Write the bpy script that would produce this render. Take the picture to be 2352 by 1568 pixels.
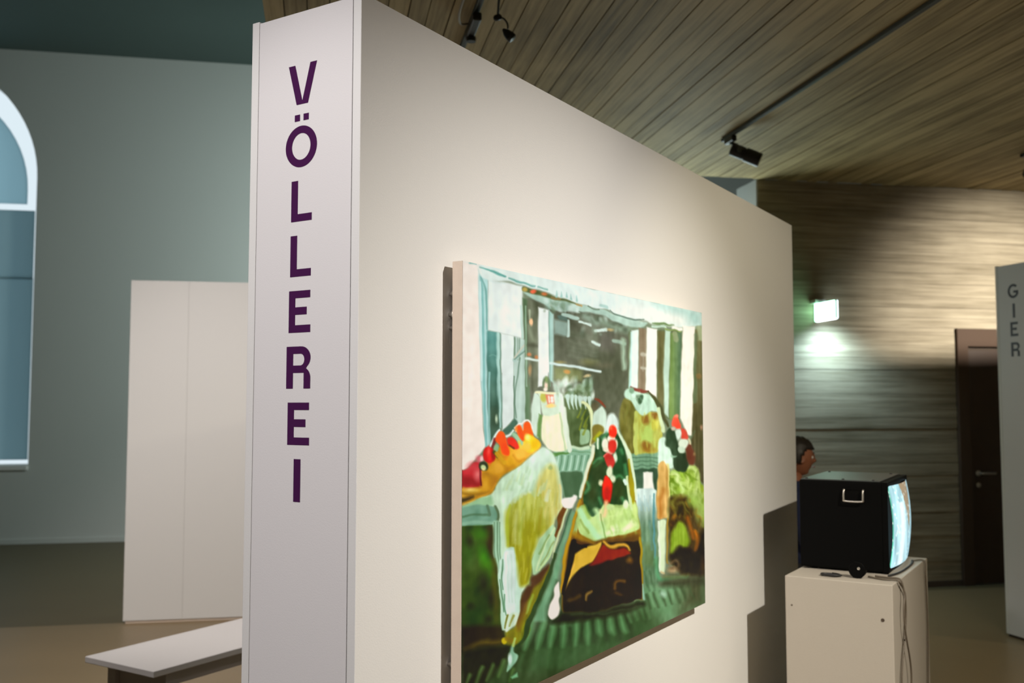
import bpy, bmesh, math, random
import numpy as np
from mathutils import Vector, Matrix

# ------------------------------------------------------------------ scene basics
for o in list(bpy.data.objects):
    bpy.data.objects.remove(o, do_unlink=True)
S = bpy.context.scene
COL = S.collection
PI = math.pi
R = math.radians
random.seed(7)

# room axes: X to the right along the walls, Y away from the camera, Z up (metres)
# ------------------------------------------------------------------ camera
cam_d = bpy.data.cameras.new('camera')
cam = bpy.data.objects.new('camera', cam_d)
COL.objects.link(cam)
cam_d.sensor_width = 36.0
cam_d.lens = 36.0 * 2231.1 / 2352.0
cam.location = (0, 0, 1.6)
cam.rotation_euler = (R(90 + 3.70), 0, R(-11.0))
cam_d.clip_start = 0.05
cam_d.clip_end = 100
cam_d.dof.use_dof = True
cam_d.dof.focus_distance = 2.5
cam_d.dof.aperture_fstop = 3.6
S.camera = cam

# ------------------------------------------------------------------ world, exposure
S.view_settings.view_transform = 'Standard'
S.view_settings.look = 'None'
S.view_settings.exposure = 0.0
S.view_settings.gamma = 1.0
S.view_settings.use_curve_mapping = False
world = bpy.data.worlds.new('world')
S.world = world
world.use_nodes = True
world.node_tree.nodes['Background'].inputs['Color'].default_value = (0.75, 0.85, 1.0, 1)
world.node_tree.nodes['Background'].inputs['Strength'].default_value = 0.02

# partition frame: s along the long face, n out of the long face (towards the painting side)
P0 = Vector((0.072, 2.096, 0))
PHI = R(43.044)
DX = Vector((math.sin(PHI), math.cos(PHI), 0))
NN = Vector((math.cos(PHI), -math.sin(PHI), 0))
def sn(s, n, z=0.0):
    return P0 + DX * s + NN * n + Vector((0, 0, z))

def aim(o, target):
    d = (Vector(target) - o.location)
    o.rotation_euler = d.to_track_quat('-Z', 'Y').to_euler()

def spot(name, loc, target, watts, col, angle, blend=0.5, radius=0.04):
    l = bpy.data.lights.new(name, 'SPOT')
    l.energy = watts; l.color = col; l.spot_size = R(angle); l.spot_blend = blend
    l.shadow_soft_size = radius
    o = bpy.data.objects.new(name, l); COL.objects.link(o)
    o.location = loc; aim(o, target)
    return o

def area(name, loc, target, watts, col, sx, sy):
    l = bpy.data.lights.new(name, 'AREA')
    l.energy = watts; l.color = col; l.shape = 'RECTANGLE'; l.size = sx; l.size_y = sy
    o = bpy.data.objects.new(name, l); COL.objects.link(o)
    o.location = loc; aim(o, target)
    return o

WARM = (1.0, 0.93, 0.86)
# gallery spot on the painting: a tight beam and the wide spill of the same lamp
spot('key_beam', sn(0.95, 2.6, 3.30), sn(0.92, 0, 0.32), 500, WARM, 79.5, 1.0, 0.03)
spot('key_spill', sn(0.95, 2.6, 3.28), sn(3.0, 0, 1.0), 205, (1.0, 0.88, 0.66), 64, 0.75, 0.03)
# gallery spots behind the camera that light the end face, the white panel and the bench
spot('end_face_light', sn(-2.6, 0.15, 3.45), sn(0, -0.2, 1.50), 335, (1.0, 0.94, 0.945), 44, 0.7, 0.08)
spot('panel_light', (-1.6, 3.2, 5.2), (-0.6, 6.55, 1.0), 1080, (1.0, 0.92, 0.88), 63, 0.9, 0.10)
# unseen warm spot added for floor bounce, then a spot for the right floor
spot('bounce_fill_spot', (2.7, -0.6, 3.45), (2.5, 0.0, 0.0), 250, (1.0, 0.85, 0.66), 95, 0.7, 0.05)
spot('room_spot_b', (2.9, 2.6, 3.45), (5.3, 5.4, 0.0), 30, (1.0, 0.86, 0.66), 60, 0.8, 0.04)
# unseen cool fills added in the hall: ceiling edge, then the back wall
hl = bpy.data.lights.new('hall_fill_point', 'POINT'); hl.energy = 95; hl.color = (0.80, 0.98, 0.95); hl.shadow_soft_size = 0.5
hlo = bpy.data.objects.new('hall_fill_point', hl); COL.objects.link(hlo); hlo.location = (3.36, 8.6, 2.3)
spot('hall_wall_fill', (1.3, 9.3, 3.3), (-0.8, 12.15, 2.8), 300, (0.82, 0.98, 0.95), 165, 0.9, 0.4)
# warm spot on the concrete wall above the door
spot('wall_spot', (6.9, 3.7, 3.42), (6.05, 7.8, 2.22), 2200, (1.0, 0.935, 0.835), 41, 1.0, 0.2)
spot('wall_spot_spill', (6.9, 3.7, 3.40), (4.7, 5.3, 0.0), 80, (1.0, 0.87, 0.62), 56, 0.7, 0.05)
# white down light of the emergency sign
spot('sign_downlight', (4.28, 7.57, 2.30), (4.34, 7.80, 1.4), 60, (0.56, 0.84, 1.0), 145, 1.0, 0.08)

# ------------------------------------------------------------------ materials
def lin(c):
    return tuple(((v / 255) / 12.92 if v / 255 <= 0.04045 else ((v / 255 + 0.055) / 1.055) ** 2.4) for v in c)

def mat(name, col, rough=0.6, metal=0.0, bump=0.0, bscale=200, var=0.0, vscale=4.0, spec=0.5):
    m = bpy.data.materials.new(name); m.use_nodes = True
    nt = m.node_tree; b = nt.nodes['Principled BSDF']
    b.inputs['Base Color'].default_value = (*col, 1)
    b.inputs['Roughness'].default_value = rough
    b.inputs['Metallic'].default_value = metal
    b.inputs['Specular IOR Level'].default_value = spec
    tc = nt.nodes.new('ShaderNodeTexCoord')
    if var:
        n = nt.nodes.new('ShaderNodeTexNoise'); n.inputs['Scale'].default_value = vscale
        n.inputs['Detail'].default_value = 6
        nt.links.new(tc.outputs['Object'], n.inputs['Vector'])
        mx = nt.nodes.new('ShaderNodeMix'); mx.data_type = 'RGBA'
        mx.inputs['A'].default_value = (*[c * (1 - var) for c in col], 1)
        mx.inputs['B'].default_value = (*[min(1, c * (1 + var)) for c in col], 1)
        nt.links.new(n.outputs['Fac'], mx.inputs['Factor'])
        nt.links.new(mx.outputs['Result'], b.inputs['Base Color'])
    if bump:
        n2 = nt.nodes.new('ShaderNodeTexNoise'); n2.inputs['Scale'].default_value = bscale
        nt.links.new(tc.outputs['Object'], n2.inputs['Vector'])
        bp = nt.nodes.new('ShaderNodeBump'); bp.inputs['Strength'].default_value = bump
        bp.inputs['Distance'].default_value = 0.002
        nt.links.new(n2.outputs['Fac'], bp.inputs['Height'])
        nt.links.new(bp.outputs['Normal'], b.inputs['Normal'])
    return m

def board_mat(name, ca, cb, axis, own=0.42):
    """board-marked concrete: grain streaks along one axis, each board its own tone"""
    m = bpy.data.materials.new(name); m.use_nodes = True
    nt = m.node_tree; L = nt.links; b = nt.nodes['Principled BSDF']
    b.inputs['Roughness'].default_value = 0.72
    geo = nt.nodes.new('ShaderNodeNewGeometry')
    oi = nt.nodes.new('ShaderNodeObjectInfo')
    mp = nt.nodes.new('ShaderNodeMapping')
    sc = [34.0, 34.0, 34.0]; sc[axis] = 1.5
    mp.inputs['Scale'].default_value = sc
    add = nt.nodes.new('ShaderNodeVectorMath'); add.operation = 'ADD'
    sx = nt.nodes.new('ShaderNodeVectorMath'); sx.operation = 'SCALE'
    cmb = nt.nodes.new('ShaderNodeCombineXYZ')
    for k in range(3):
        L.new(oi.outputs['Random'], cmb.inputs[k])
    L.new(cmb.outputs[0], sx.inputs[0]); sx.inputs['Scale'].default_value = 37.0
    L.new(geo.outputs['Position'], mp.inputs['Vector'])
    L.new(mp.outputs[0], add.inputs[0]); L.new(sx.outputs[0], add.inputs[1])
    n1 = nt.nodes.new('ShaderNodeTexNoise'); n1.inputs['Scale'].default_value = 1.0
    n1.inputs['Detail'].default_value = 5; n1.inputs['Roughness'].default_value = 0.6
    L.new(add.outputs[0], n1.inputs['Vector'])
    n2 = nt.nodes.new('ShaderNodeTexNoise'); n2.inputs['Scale'].default_value = 1.6
    n2.inputs['Detail'].default_value = 4
    L.new(geo.outputs['Position'], n2.inputs['Vector'])
    m1 = nt.nodes.new('ShaderNodeMath'); m1.operation = 'MULTIPLY_ADD'
    L.new(n1.outputs['Fac'], m1.inputs[0]); m1.inputs[1].default_value = 2.1; m1.inputs[2].default_value = -1.08
    m2 = nt.nodes.new('ShaderNodeMath'); m2.operation = 'MULTIPLY_ADD'
    L.new(oi.outputs['Random'], m2.inputs[0]); m2.inputs[1].default_value = own
    L.new(m1.outputs[0], m2.inputs[2])
    m3 = nt.nodes.new('ShaderNodeMath'); m3.operation = 'MULTIPLY_ADD'; m3.use_clamp = True
    L.new(n2.outputs['Fac'], m3.inputs[0]); m3.inputs[1].default_value = 0.9
    L.new(m2.outputs[0], m3.inputs[2])
    mx = nt.nodes.new('ShaderNodeMix'); mx.data_type = 'RGBA'
    mx.inputs['A'].default_value = (*ca, 1); mx.inputs['B'].default_value = (*cb, 1)
    L.new(m3.outputs[0], mx.inputs['Factor'])
    L.new(mx.outputs['Result'], b.inputs['Base Color'])
    bp = nt.nodes.new('ShaderNodeBump'); bp.inputs['Strength'].default_value = 0.5; bp.inputs['Distance'].default_value = 0.004
    L.new(n1.outputs['Fac'], bp.inputs['Height']); L.new(bp.outputs['Normal'], b.inputs['Normal'])
    return m

def emit(name, col, strength):
    m = bpy.data.materials.new(name); m.use_nodes = True
    nt = m.node_tree; nt.nodes.remove(nt.nodes['Principled BSDF'])
    e = nt.nodes.new('ShaderNodeEmission')
    e.inputs['Color'].default_value = (*col, 1); e.inputs['Strength'].default_value = strength
    nt.links.new(e.outputs[0], nt.nodes['Material Output'].inputs['Surface'])
    return m

def vcol_mat(name, attr, emission=0.0, rough=0.45, bump=0.0):
    m = bpy.data.materials.new(name); m.use_nodes = True
    nt = m.node_tree; b = nt.nodes['Principled BSDF']
    a = nt.nodes.new('ShaderNodeAttribute'); a.attribute_name = attr
    nt.links.new(a.outputs['Color'], b.inputs['Base Color'])
    b.inputs['Roughness'].default_value = rough
    if emission:
        nt.links.new(a.outputs['Color'], b.inputs['Emission Color'])
        b.inputs['Emission Strength'].default_value = emission
        b.inputs['Roughness'].default_value = 0.1
    if bump:
        tc = nt.nodes.new('ShaderNodeTexCoord')
        n = nt.nodes.new('ShaderNodeTexNoise'); n.inputs['Scale'].default_value = 90
        nt.links.new(tc.outputs['Object'], n.inputs['Vector'])
        bp = nt.nodes.new('ShaderNodeBump'); bp.inputs['Strength'].default_value = bump; bp.inputs['Distance'].default_value = 0.002
        nt.links.new(n.outputs['Fac'], bp.inputs['Height']); nt.links.new(bp.outputs['Normal'], b.inputs['Normal'])
    return m

M = {}
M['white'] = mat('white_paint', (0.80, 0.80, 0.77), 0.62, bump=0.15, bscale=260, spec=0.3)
M['white_end'] = mat('white_lacquer', (0.79, 0.775, 0.765), 0.5, bump=0.12, bscale=320, spec=0.35)
M['seam'] = mat('seam_wood', (0.06, 0.04, 0.025), 0.8)
M['hallwhite'] = mat('hall_plaster', (0.62, 0.63, 0.60), 0.75, bump=0.1, bscale=60, var=0.03, vscale=0.7)
M['hallceil'] = mat('hall_ceiling_paint', (0.075, 0.11, 0.10), 0.8, var=0.08, vscale=1.0)
M['purple'] = mat('purple_vinyl', lin((70, 26, 74)), 0.8, spec=0.1)
M['brownvinyl'] = mat('dark_brown_vinyl', lin((52, 42, 46)), 0.5)
M['ceilboard'] = board_mat('board_marked_ceiling', (0.15, 0.106, 0.038), (0.50, 0.39, 0.195), 1, 0.55)
M['wallboard'] = board_mat('board_marked_wall', (0.15, 0.118, 0.066), (0.40, 0.34, 0.235), 0, 0.25)
M['joint'] = mat('concrete_joint', (0.06, 0.048, 0.03), 0.9)
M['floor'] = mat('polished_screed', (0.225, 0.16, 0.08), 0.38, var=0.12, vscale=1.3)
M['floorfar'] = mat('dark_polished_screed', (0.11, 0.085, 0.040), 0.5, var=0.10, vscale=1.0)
M['black'] = mat('black_metal', (0.012, 0.012, 0.012), 0.42)
M['blackmatte'] = mat('black_enamel', (0.003, 0.003, 0.0028), 0.6, bump=0.1, bscale=400, spec=0.05)
M['tvtop'] = mat('lit_top_enamel', (0.05, 0.055, 0.055), 0.35)  # black cabinet's top coloured paler to stand for light falling on it
M['rail'] = mat('grey_painted_rail', (0.075, 0.088, 0.08), 0.6)
M['chrome'] = mat('brushed_steel', (0.62, 0.58, 0.52), 0.3, metal=0.9)
M['brass'] = mat('brass', (0.55, 0.38, 0.14), 0.35, metal=0.9)
M['door'] = mat('brown_oak_veneer', (0.050, 0.026, 0.013), 0.45, var=0.2, vscale=3)
M['doorframe'] = mat('brown_frame_paint', (0.075, 0.045, 0.028), 0.65, spec=0.2)
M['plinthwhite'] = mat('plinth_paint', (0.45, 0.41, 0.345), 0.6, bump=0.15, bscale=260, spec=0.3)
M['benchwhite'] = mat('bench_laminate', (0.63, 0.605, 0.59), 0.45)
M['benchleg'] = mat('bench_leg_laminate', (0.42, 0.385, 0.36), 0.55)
M['canvasside'] = mat('primed_canvas_edge', (0.66, 0.55, 0.44), 0.8, bump=0.25, bscale=500, var=0.06, vscale=30)
M['cable'] = mat('grey_brown_cable', (0.13, 0.105, 0.075), 0.5)
M['cableblack'] = mat('black_cable', (0.012, 0.012, 0.012), 0.5)
M['sky'] = emit('window_daylight', (0.80, 0.93, 1.0), 0.92)
M['blind'] = mat('blue_grey_blind', (0.42, 0.52, 0.56), 0.8)
M['blind_low'] = mat('grey_blind', (0.40, 0.47, 0.47), 0.8)
for _key, _fac in (('blind', 0.72), ('blind_low', 0.48)):
  _nt = M[_key].node_tree
  _tr = _nt.nodes.new('ShaderNodeBsdfTranslucent'); _tr.inputs['Color'].default_value = (0.66, 0.83, 0.88, 1)
  _mx = _nt.nodes.new('ShaderNodeMixShader'); _mx.inputs[0].default_value = _fac
  _nt.links.new(_nt.nodes['Principled BSDF'].outputs[0], _mx.inputs[1]); _nt.links.new(_tr.outputs[0], _mx.inputs[2])
  _nt.links.new(_mx.outputs[0], _nt.nodes['Material Output'].inputs['Surface'])
M['signface'] = emit('lit_sign_face', (0.42, 1.0, 0.66), 7.0)
M['signface2'] = emit('lit_sign_face_white', (0.75, 0.95, 1.0), 6.0)
M['signunder'] = emit('lit_sign_diffuser', (0.9, 0.98, 1.0), 6.0)
M['signbox'] = mat('sign_housing', (0.62, 0.62, 0.60), 0.5)
M['glass'] = mat('lamp_lens', (0.5, 0.45, 0.35), 0.15)
M['skin'] = mat('skin', lin((160, 102, 74)), 0.5, var=0.05, vscale=20)
M['hair'] = mat('dark_hair', (0.018, 0.013, 0.010), 0.5, bump=0.6, bscale=120)
M['sweater'] = mat('dark_blue_knit', (0.018, 0.028, 0.085), 0.8, bump=0.4, bscale=300)
M['trousers'] = mat('black_trousers', (0.02, 0.02, 0.025), 0.8)
M['shoe'] = mat('shoe_leather', (0.025, 0.02, 0.018), 0.4)
M['eyewhite'] = mat('eye', (0.7, 0.68, 0.65), 0.2)
M['lip'] = mat('lip', (0.30, 0.10, 0.08), 0.45)

# ------------------------------------------------------------------ builders
class MB:
    def __init__(self): self.bm = bmesh.new()
    def box(self, x0, x1, y0, y1, z0, z1, mtx=None):
        vs = [self.bm.verts.new(v) for v in ((x0,y0,z0),(x1,y0,z0),(x1,y1,z0),(x0,y1,z0),(x0,y0,z1),(x1,y0,z1),(x1,y1,z1),(x0,y1,z1))]
        if mtx is not None:
            for v in vs: v.co = mtx @ v.co
        for f in ((0,3,2,1),(4,5,6,7),(0,1,5,4),(1,2,6,5),(2,3,7,6),(3,0,4,7)):
            self.bm.faces.new([vs[i] for i in f])
        return self
    def bevel(self, w=0.003, seg=2):
        bmesh.ops.bevel(self.bm, geom=list(self.bm.edges), offset=w, segments=seg, affect='EDGES', profile=0.5)
        return self
    def lathe(self, prof, seg=24, mtx=None):
        """profile of (r, z) about local Z"""
        rings = []
        for r, z in prof:
            ring = []
            for k in range(seg):
                a = 2 * PI * k / seg
                v = Vector((r * math.cos(a), r * math.sin(a), z))
                if mtx is not None: v = mtx @ v
                ring.append(self.bm.verts.new(v))
            rings.append(ring)
        for a, b in zip(rings, rings[1:]):
            for k in range(seg):
                self.bm.faces.new((a[k], a[(k+1) % seg], b[(k+1) % seg], b[k]))
        self.bm.faces.new(list(reversed(rings[0]))); self.bm.faces.new(rings[-1])
        return self
    def tube(self, pts, r, seg=8, closed=False):
        pts = [Vector(p) for p in pts]
        n = len(pts); rings = []
        up = Vector((0.13, 0.27, 1)).normalized()
        for i in range(n):
            a = pts[(i-1) % n] if (closed or i > 0) else pts[i]
            b = pts[(i+1) % n] if (closed or i < n-1) else pts[i]
            t = (b - a).normalized()
            if abs(t.dot(up)) > 0.98: up = Vector((1, 0.2, 0)).normalized()
            x = t.cross(up).normalized(); y = t.cross(x).normalized()
            up = -y if (-y).dot(up) > 0 else y
            rr = r[i] if isinstance(r, (list, tuple)) else r
            rings.append([self.bm.verts.new(pts[i] + (x * math.cos(2*PI*k/seg) + y * math.sin(2*PI*k/seg)) * rr) for k in range(seg)])
        rg = range(n) if closed else range(n-1)
        for i in rg:
            a, b = rings[i], rings[(i+1) % n]
            for k in range(seg):
                self.bm.faces.new((a[k], a[(k+1) % seg], b[(k+1) % seg], b[k]))
        if not closed:
            self.bm.faces.new(list(reversed(rings[0]))); self.bm.faces.new(rings[-1])
        return self
    def prism(self, pts, d0, d1, axis=1):
        """polygon in the two other axes extruded along axis"""
        def mk(p, d):
            return {0: (d, p[0], p[1]), 1: (p[0], d, p[1]), 2: (p[0], p[1], d)}[axis]
        a = [self.bm.verts.new(mk(p, d0)) for p in pts]; b = [self.bm.verts.new(mk(p, d1)) for p in pts]
        n = len(pts)
        self.bm.faces.new(a); self.bm.faces.new(list(reversed(b)))
        for i in range(n):
            self.bm.faces.new((a[i], b[i], b[(i+1) % n], a[(i+1) % n]))
        return self
    def build(self, name, m, parent=None, smooth=False, **kw):
        bmesh.ops.recalc_face_normals(self.bm, faces=list(self.bm.faces))
        me = bpy.data.meshes.new(name); self.bm.to_mesh(me); self.bm.free()
        if smooth:
            for p in me.polygons: p.use_smooth = True
        if m is not None: me.materials.append(m)
        o = bpy.data.objects.new(name, me); COL.objects.link(o)
        if parent is not None: o.parent = parent
        for k, v in kw.items(): o[k] = v
        return o

def empty(name, loc, rz=0.0, label=None, category=None, group=None):
    o = bpy.data.objects.new(name, None); COL.objects.link(o)
    o.empty_display_size = 0.1
    o.location = loc; o.rotation_euler = (0, 0, rz)
    if label: o['label'] = label
    if category: o['category'] = category
    if group: o['group'] = group
    return o

def box_obj(name, m, parent, *a, bev=0.0, **kw):
    b = MB().box(*a)
    if bev: b.bevel(bev)
    return b.build(name, m, parent, **kw)

def structure(o):
    o['kind'] = 'structure'; return o

def smoothpath(pts, n=8):
    """Catmull-Rom through points"""
    pts = [Vector(p) for p in pts]
    P = [pts[0]] + pts + [pts[-1]]
    out = []
    for i in range(1, len(P) - 2):
        for k in range(n):
            t = k / n
            a, b, c, d = P[i-1], P[i], P[i+1], P[i+2]
            out.append(0.5 * ((2*b) + (c - a)*t + (2*a - 5*b + 4*c - d)*t*t + (-a + 3*b - 3*c + d)*t**3))
    out.append(P[-2]); return out

# ------------------------------------------------------------------ the room
ZC = 3.56          # underside of the low concrete ceiling
XE = -0.315        # its left edge
YW = 7.80          # plane of the concrete wall
YH = 12.15         # plane of the white hall wall
ZH = 5.78          # hall ceiling
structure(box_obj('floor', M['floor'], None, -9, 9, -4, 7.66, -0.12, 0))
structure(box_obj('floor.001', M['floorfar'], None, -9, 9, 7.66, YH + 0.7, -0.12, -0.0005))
structure(box_obj('wall_left', M['hallwhite'], None, -9.2, -9, -4, YH + 0.7, 0, ZH))
structure(box_obj('wall_right', M['hallwhite'], None, 9, 9.2, -4, YH + 0.7, 0, ZH))
structure(box_obj('wall_front', M['hallwhite'], None, -9, 9, -4.2, -4, 0, ZH))
structure(box_obj('ceiling', M['hallceil'], None, -9, 9, -4, YH + 0.7, ZH, ZH + 0.2))

# low ceiling slab with its board marks, one piece per board
ceil = structure(box_obj('ceiling', M['joint'], None, XE, 9, -4, YW, ZC + 0.016, ZC + 0.42))
bw = 0.108
x = XE; i = 0
while x < 7.6:
    w = bw * random.uniform(0.86, 1.14)
    ys = [-1.5, YW - 0.001]
    for a, b in zip(ys, ys[1:]):
        dz = random.uniform(-0.004, 0.004)
        box_obj('board', M['ceilboard'], ceil, x + 0.003, x + w - 0.003, a + 0.0004, b - 0.0004, ZC + dz, ZC + 0.017)
    x += w; i += 1

# concrete wall on the right with horizontal board marks and a door opening
DX0, DX1, DZ = 5.575, 6.60, 2.28
b = MB().box(3.70, DX0, YW + 0.016, YW + 0.42, 0, ZC).box(DX1, 9, YW + 0.016, YW + 0.42, 0, ZC).box(DX0, DX1, YW + 0.016, YW + 0.42, DZ, ZC)
wallr = structure(b.build('wall_right', M['joint'], None))
z = 0.0
while z < ZC - 0.03:
    h = min(0.102 * random.uniform(0.86, 1.14), ZC - z)
    z1 = z + h
    if ZC - z1 < 0.05: z1 = ZC
    if z < DZ < z1: z1 = DZ
    segs = []
    if z1 <= DZ + 1e-6:
        segs = [(3.70, DX0), (DX1, 9.0)]
    else:
        d = random.uniform(6.6, 7.6)
        segs = [(3.70, d), (d, 9.0)]
    for a, e in segs:
        dy = random.uniform(-0.004, 0.004)
        box_obj('board', M['wallboard'], wallr, a + 0.0008, e - 0.0008, YW + dy, YW + 0.017, z + 0.0012, z1 - 0.0012)
    z = z1

# door in the concrete wall
door = MB().box(DX0 + 0.005, DX0 + 0.11, YW - 0.03, YW + 0.12, 0.0, DZ - 0.004).box(DX1 - 0.11, DX1 - 0.005, YW - 0.03, YW + 0.12, 0.0, DZ - 0.004)\
    .box(DX0 + 0.11, DX1 - 0.11, YW - 0.03, YW + 0.12, 2.12, DZ - 0.004).build('door_1', M['doorframe'], None)
structure(door)
leaf = box_obj('door_leaf', M['door'], door, DX0 + 0.115, DX1 - 0.115, YW - 0.005, YW + 0.04, 0.008, 2.085, bev=0.003)
MB().box(DX0 + 0.108, DX1 - 0.108, YW + 0.015, YW + 0.05, 2.085, 2.122).build('rebate', M['seam'], door)
hd = MB().tube(smoothpath([(DX0 + 0.19, YW - 0.005, 0.985), (DX0 + 0.19, YW - 0.05, 0.985), (DX0 + 0.21, YW - 0.06, 0.985), (DX0 + 0.33, YW - 0.06, 0.985)], 4), 0.010)\
    .lathe([(0.026, 0), (0.026, 0.008), (0.02, 0.011)], 20, Matrix.Translation((DX0 + 0.19, YW - 0.005, 0.985)) @ Matrix.Rotation(R(90), 4, 'X'))\
    .lathe([(0.022, 0), (0.022, 0.008), (0.016, 0.010)], 20, Matrix.Translation((DX0 + 0.19, YW - 0.005, 0.88)) @ Matrix.Rotation(R(90), 4, 'X'))
hd.build('handle', M['chrome'], leaf, smooth=True)
structure(MB().box(3.70, DX0, YW - 0.02, YW - 0.005, 0, 0.05).build('baseboard_right', M['seam'], None))

# white hall wall with the arched window recess
WX, WR, WS, WB = -4.785, 1.45, 4.26, 0.90      # centre, radius, springing, sill
WL, WRt = WX - WR, WX + WR
arc = [(WX + WR * math.cos(a), WS + WR * math.sin(a)) for a in np.linspace(0, PI, 41)]
b = MB().box(-9, WL, YH, YH + 0.7, 0, ZH).box(WRt, 9, YH, YH + 0.7, 0, ZH).box(WL, WRt, YH, YH + 0.7, 0, WB - 0.06)
wallb = b.build('wall_back', M['hallwhite'], None); structure(wallb)
b = MB()
half = 20
b.prism([(WRt, ZH)] + arc[:half+1] + [(WX, ZH)], YH, YH + 0.7)
b.prism([(WX, ZH)] + arc[half:] + [(WL, ZH)], YH, YH + 0.7)
spand = b.build('wall_back.001', M['hallwhite'], None); structure(spand)
win = MB().prism(arc + [(WL, WB), (WRt, WB)], YH + 0.46, YH + 0.50).build('window_1', M['sky'], None); structure(win)
ri, si = 1.28, 4.17
arci = [(WX + ri * math.cos(a), si + ri * math.sin(a)) for a in np.linspace(0, PI, 33)]
MB().prism(arci + [(WX - ri, 3.99), (WX + ri, 3.99)], YH + 0.24, YH + 0.262).build('blind', M['blind'], win, label='arched blue-grey upper blind')
MB().box(WL + 0.07, WRt - 0.068, YH + 0.20, YH + 0.215, 3.08, 3.905).build('blind', M['blind_low'], win)
MB().box(WL + 0.07, WRt - 0.068, YH + 0.212, YH + 0.227, WB + 0.05, 3.10).build('blind', M['blind_low'], win)
MB().box(WL - 0.0, WRt + 0.0, YH - 0.03, YH + 0.46, WB - 0.06, WB).bevel(0.012, 3).build('window_sill', M['white'], win)
MB().box(WL + 0.07, WRt - 0.06, YH + 0.30, YH + 0.44, WB + 0.001, WB + 0.045).build('sill_glow_box', M['sky'], win)  # glowing box added to imitate daylight leaking onto the sill
structure(MB().box(-9, 3.0, YH - 0.015, YH, 0, 0.055).build('baseboard_back', M['hallwhite'], None))
structure(MB().box(3.69, 3.70, YW + 0.016, YW + 0.42, 0, ZC).build('trim_1', M['hallwhite'], None))

# ------------------------------------------------------------------ letters
def letter_mesh(loops, place, t=0.0008):
    """flat cut vinyl letter: loops (outer first) in the 2-D frame of its face, place(u, v, d) -> 3-D"""
    cu = bpy.data.curves.new('letter', 'CURVE'); cu.dimensions = '2D'; cu.fill_mode = 'BOTH'; cu.extrude = t / 2
    for lp in loops:
        sp = cu.splines.new('POLY'); sp.points.add(len(lp) - 1)
        for k, (u, v) in enumerate(lp): sp.points[k].co = (u, v, 0, 1)
        sp.use_cyclic_u = True
    to = bpy.data.objects.new('letter', cu); COL.objects.link(to)
    dg = bpy.context.evaluated_depsgraph_get()
    me = bpy.data.meshes.new_from_object(to.evaluated_get(dg))
    bpy.data.objects.remove(to); bpy.data.curves.remove(cu)
    for v in me.vertices: v.co = place(v.co.x, v.co.y, v.co.z + t / 2)
    return me

def arcpts(cx, cy, rx, ry, a0, a1, n):
    return [(cx + rx * math.cos(R(a0 + (a1 - a0) * k / n)), cy + ry * math.sin(R(a0 + (a1 - a0) * k / n))) for k in range(n + 1)]

# glyphs in metres, baseline at v=0, cap height 0.094
GL = {
 'V': (0.087, [[(0, .0925), (.020, .0925), (.0435, .0075), (.067, .0925), (.087, .0925), (.061, 0), (.026, 0)]]),
 'O': (0.096, [arcpts(.048, .047, .048, .0475, 0, 360, 48)[:-1], arcpts(.048, .047, .0285, .0305, 0, 360, 48)[:-1],
               [(.027, .106), (.043, .106), (.043, .121), (.027, .121)], [(.054, .106), (.070, .106), (.070, .121), (.054, .121)]]),
 'L': (0.063, [[(0, 0), (.063, 0), (.063, .0168), (.020, .0168), (.020, .093), (0, .093)]]),
 'E': (0.066, [[(0, 0), (.066, 0), (.066, .0168), (.0195, .0168), (.0195, .040), (.0545, .040), (.0545, .057), (.0195, .057), (.0195, .0775), (.0645, .0775), (.0645, .094), (0, .094)]]),
 'R': (0.073, [[(0, 0), (.0205, 0), (.0205, .035), (.053, .035), (.053, 0), (.073, 0), (.073, .026)] + arcpts(.046, .024, .027, .024, 12, 60, 6) + arcpts(.044, .0685, .029, .0255, -48, 90, 14) + [(0, .094)],
               [(.0205, .0515), (.0205, .0775), (.043, .0775)] + arcpts(.043, .0645, .0115, .013, 85, -90, 10)]),
 'I': (0.0205, [[(0, 0), (.0205, 0), (.0205, .094), (0, .094)]]),
 'G': (0.090, [arcpts(.047, .047, .047, .0475, 42, 338, 36) + [(.0895, .050), (.049, .050), (.049, .034), (.068, .034)] + arcpts(.047, .047, .028, .0305, 330, 48, 28)]),
}

# ------------------------------------------------------------------ partition with VOELLEREI
PH, PL, PW = 2.50, 3.279, 0.337
part = empty('partition_wall', P0, PI/2 - PHI, 'large white free-standing partition with purple VÖLLEREI lettering and the cake painting', 'partition wall')
# local frame: x = s, y = -n
T = 0.0225
MB().box(0, PL, 0, T, 0, PH).bevel(0.0012, 2).build('side_panel', M['white'], part)
MB().box(0, PL, PW - T, PW, 0, PH).bevel(0.0012, 2).build('side_panel', M['white'], part)
g = 0.0019
MB().box(0.0006, 0.020, T + g, PW - T - g, 0.0, PH - 0.005).build('end_panel', M['white_end'], part)
MB().box(PL - 0.020, PL - 0.0006, T + g, PW - T - g, 0.0, PH - 0.005).build('end_panel', M['white_end'], part)
MB().box(0.021, PL - 0.021, T, PW - T, 0.01, PH - 0.012).build('core', M['seam'], part)
MB().box(0.020, PL - 0.020, T + g, PW - T - g, PH - 0.012, PH - 0.004).build('top_panel', M['white_end'], part)
yc = 0.1725
def put(ch, ytop, left_y):
    # left_y: distance from the right-hand corner to the letter's left side
    me = letter_mesh(GL[ch][1], lambda u, v, d: Vector((0.0006 - d, left_y - u, v)))
    for v in me.vertices: v.co.z += ytop - 0.094
    me.materials.append(M['purple'])
    o = bpy.data.objects.new('letter', me); COL.objects.link(o); o.parent = part
for ch, zt, ly in (('V', 2.3735, .2160), ('O', 2.229, .2220), ('L', 2.105, .2020), ('L', 1.980, .2025), ('E', 1.854, .2048), ('R', 1.729, .2098), ('E', 1.604, .2040), ('I', 1.479, .1832)):
    put(ch, zt, ly)

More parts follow.
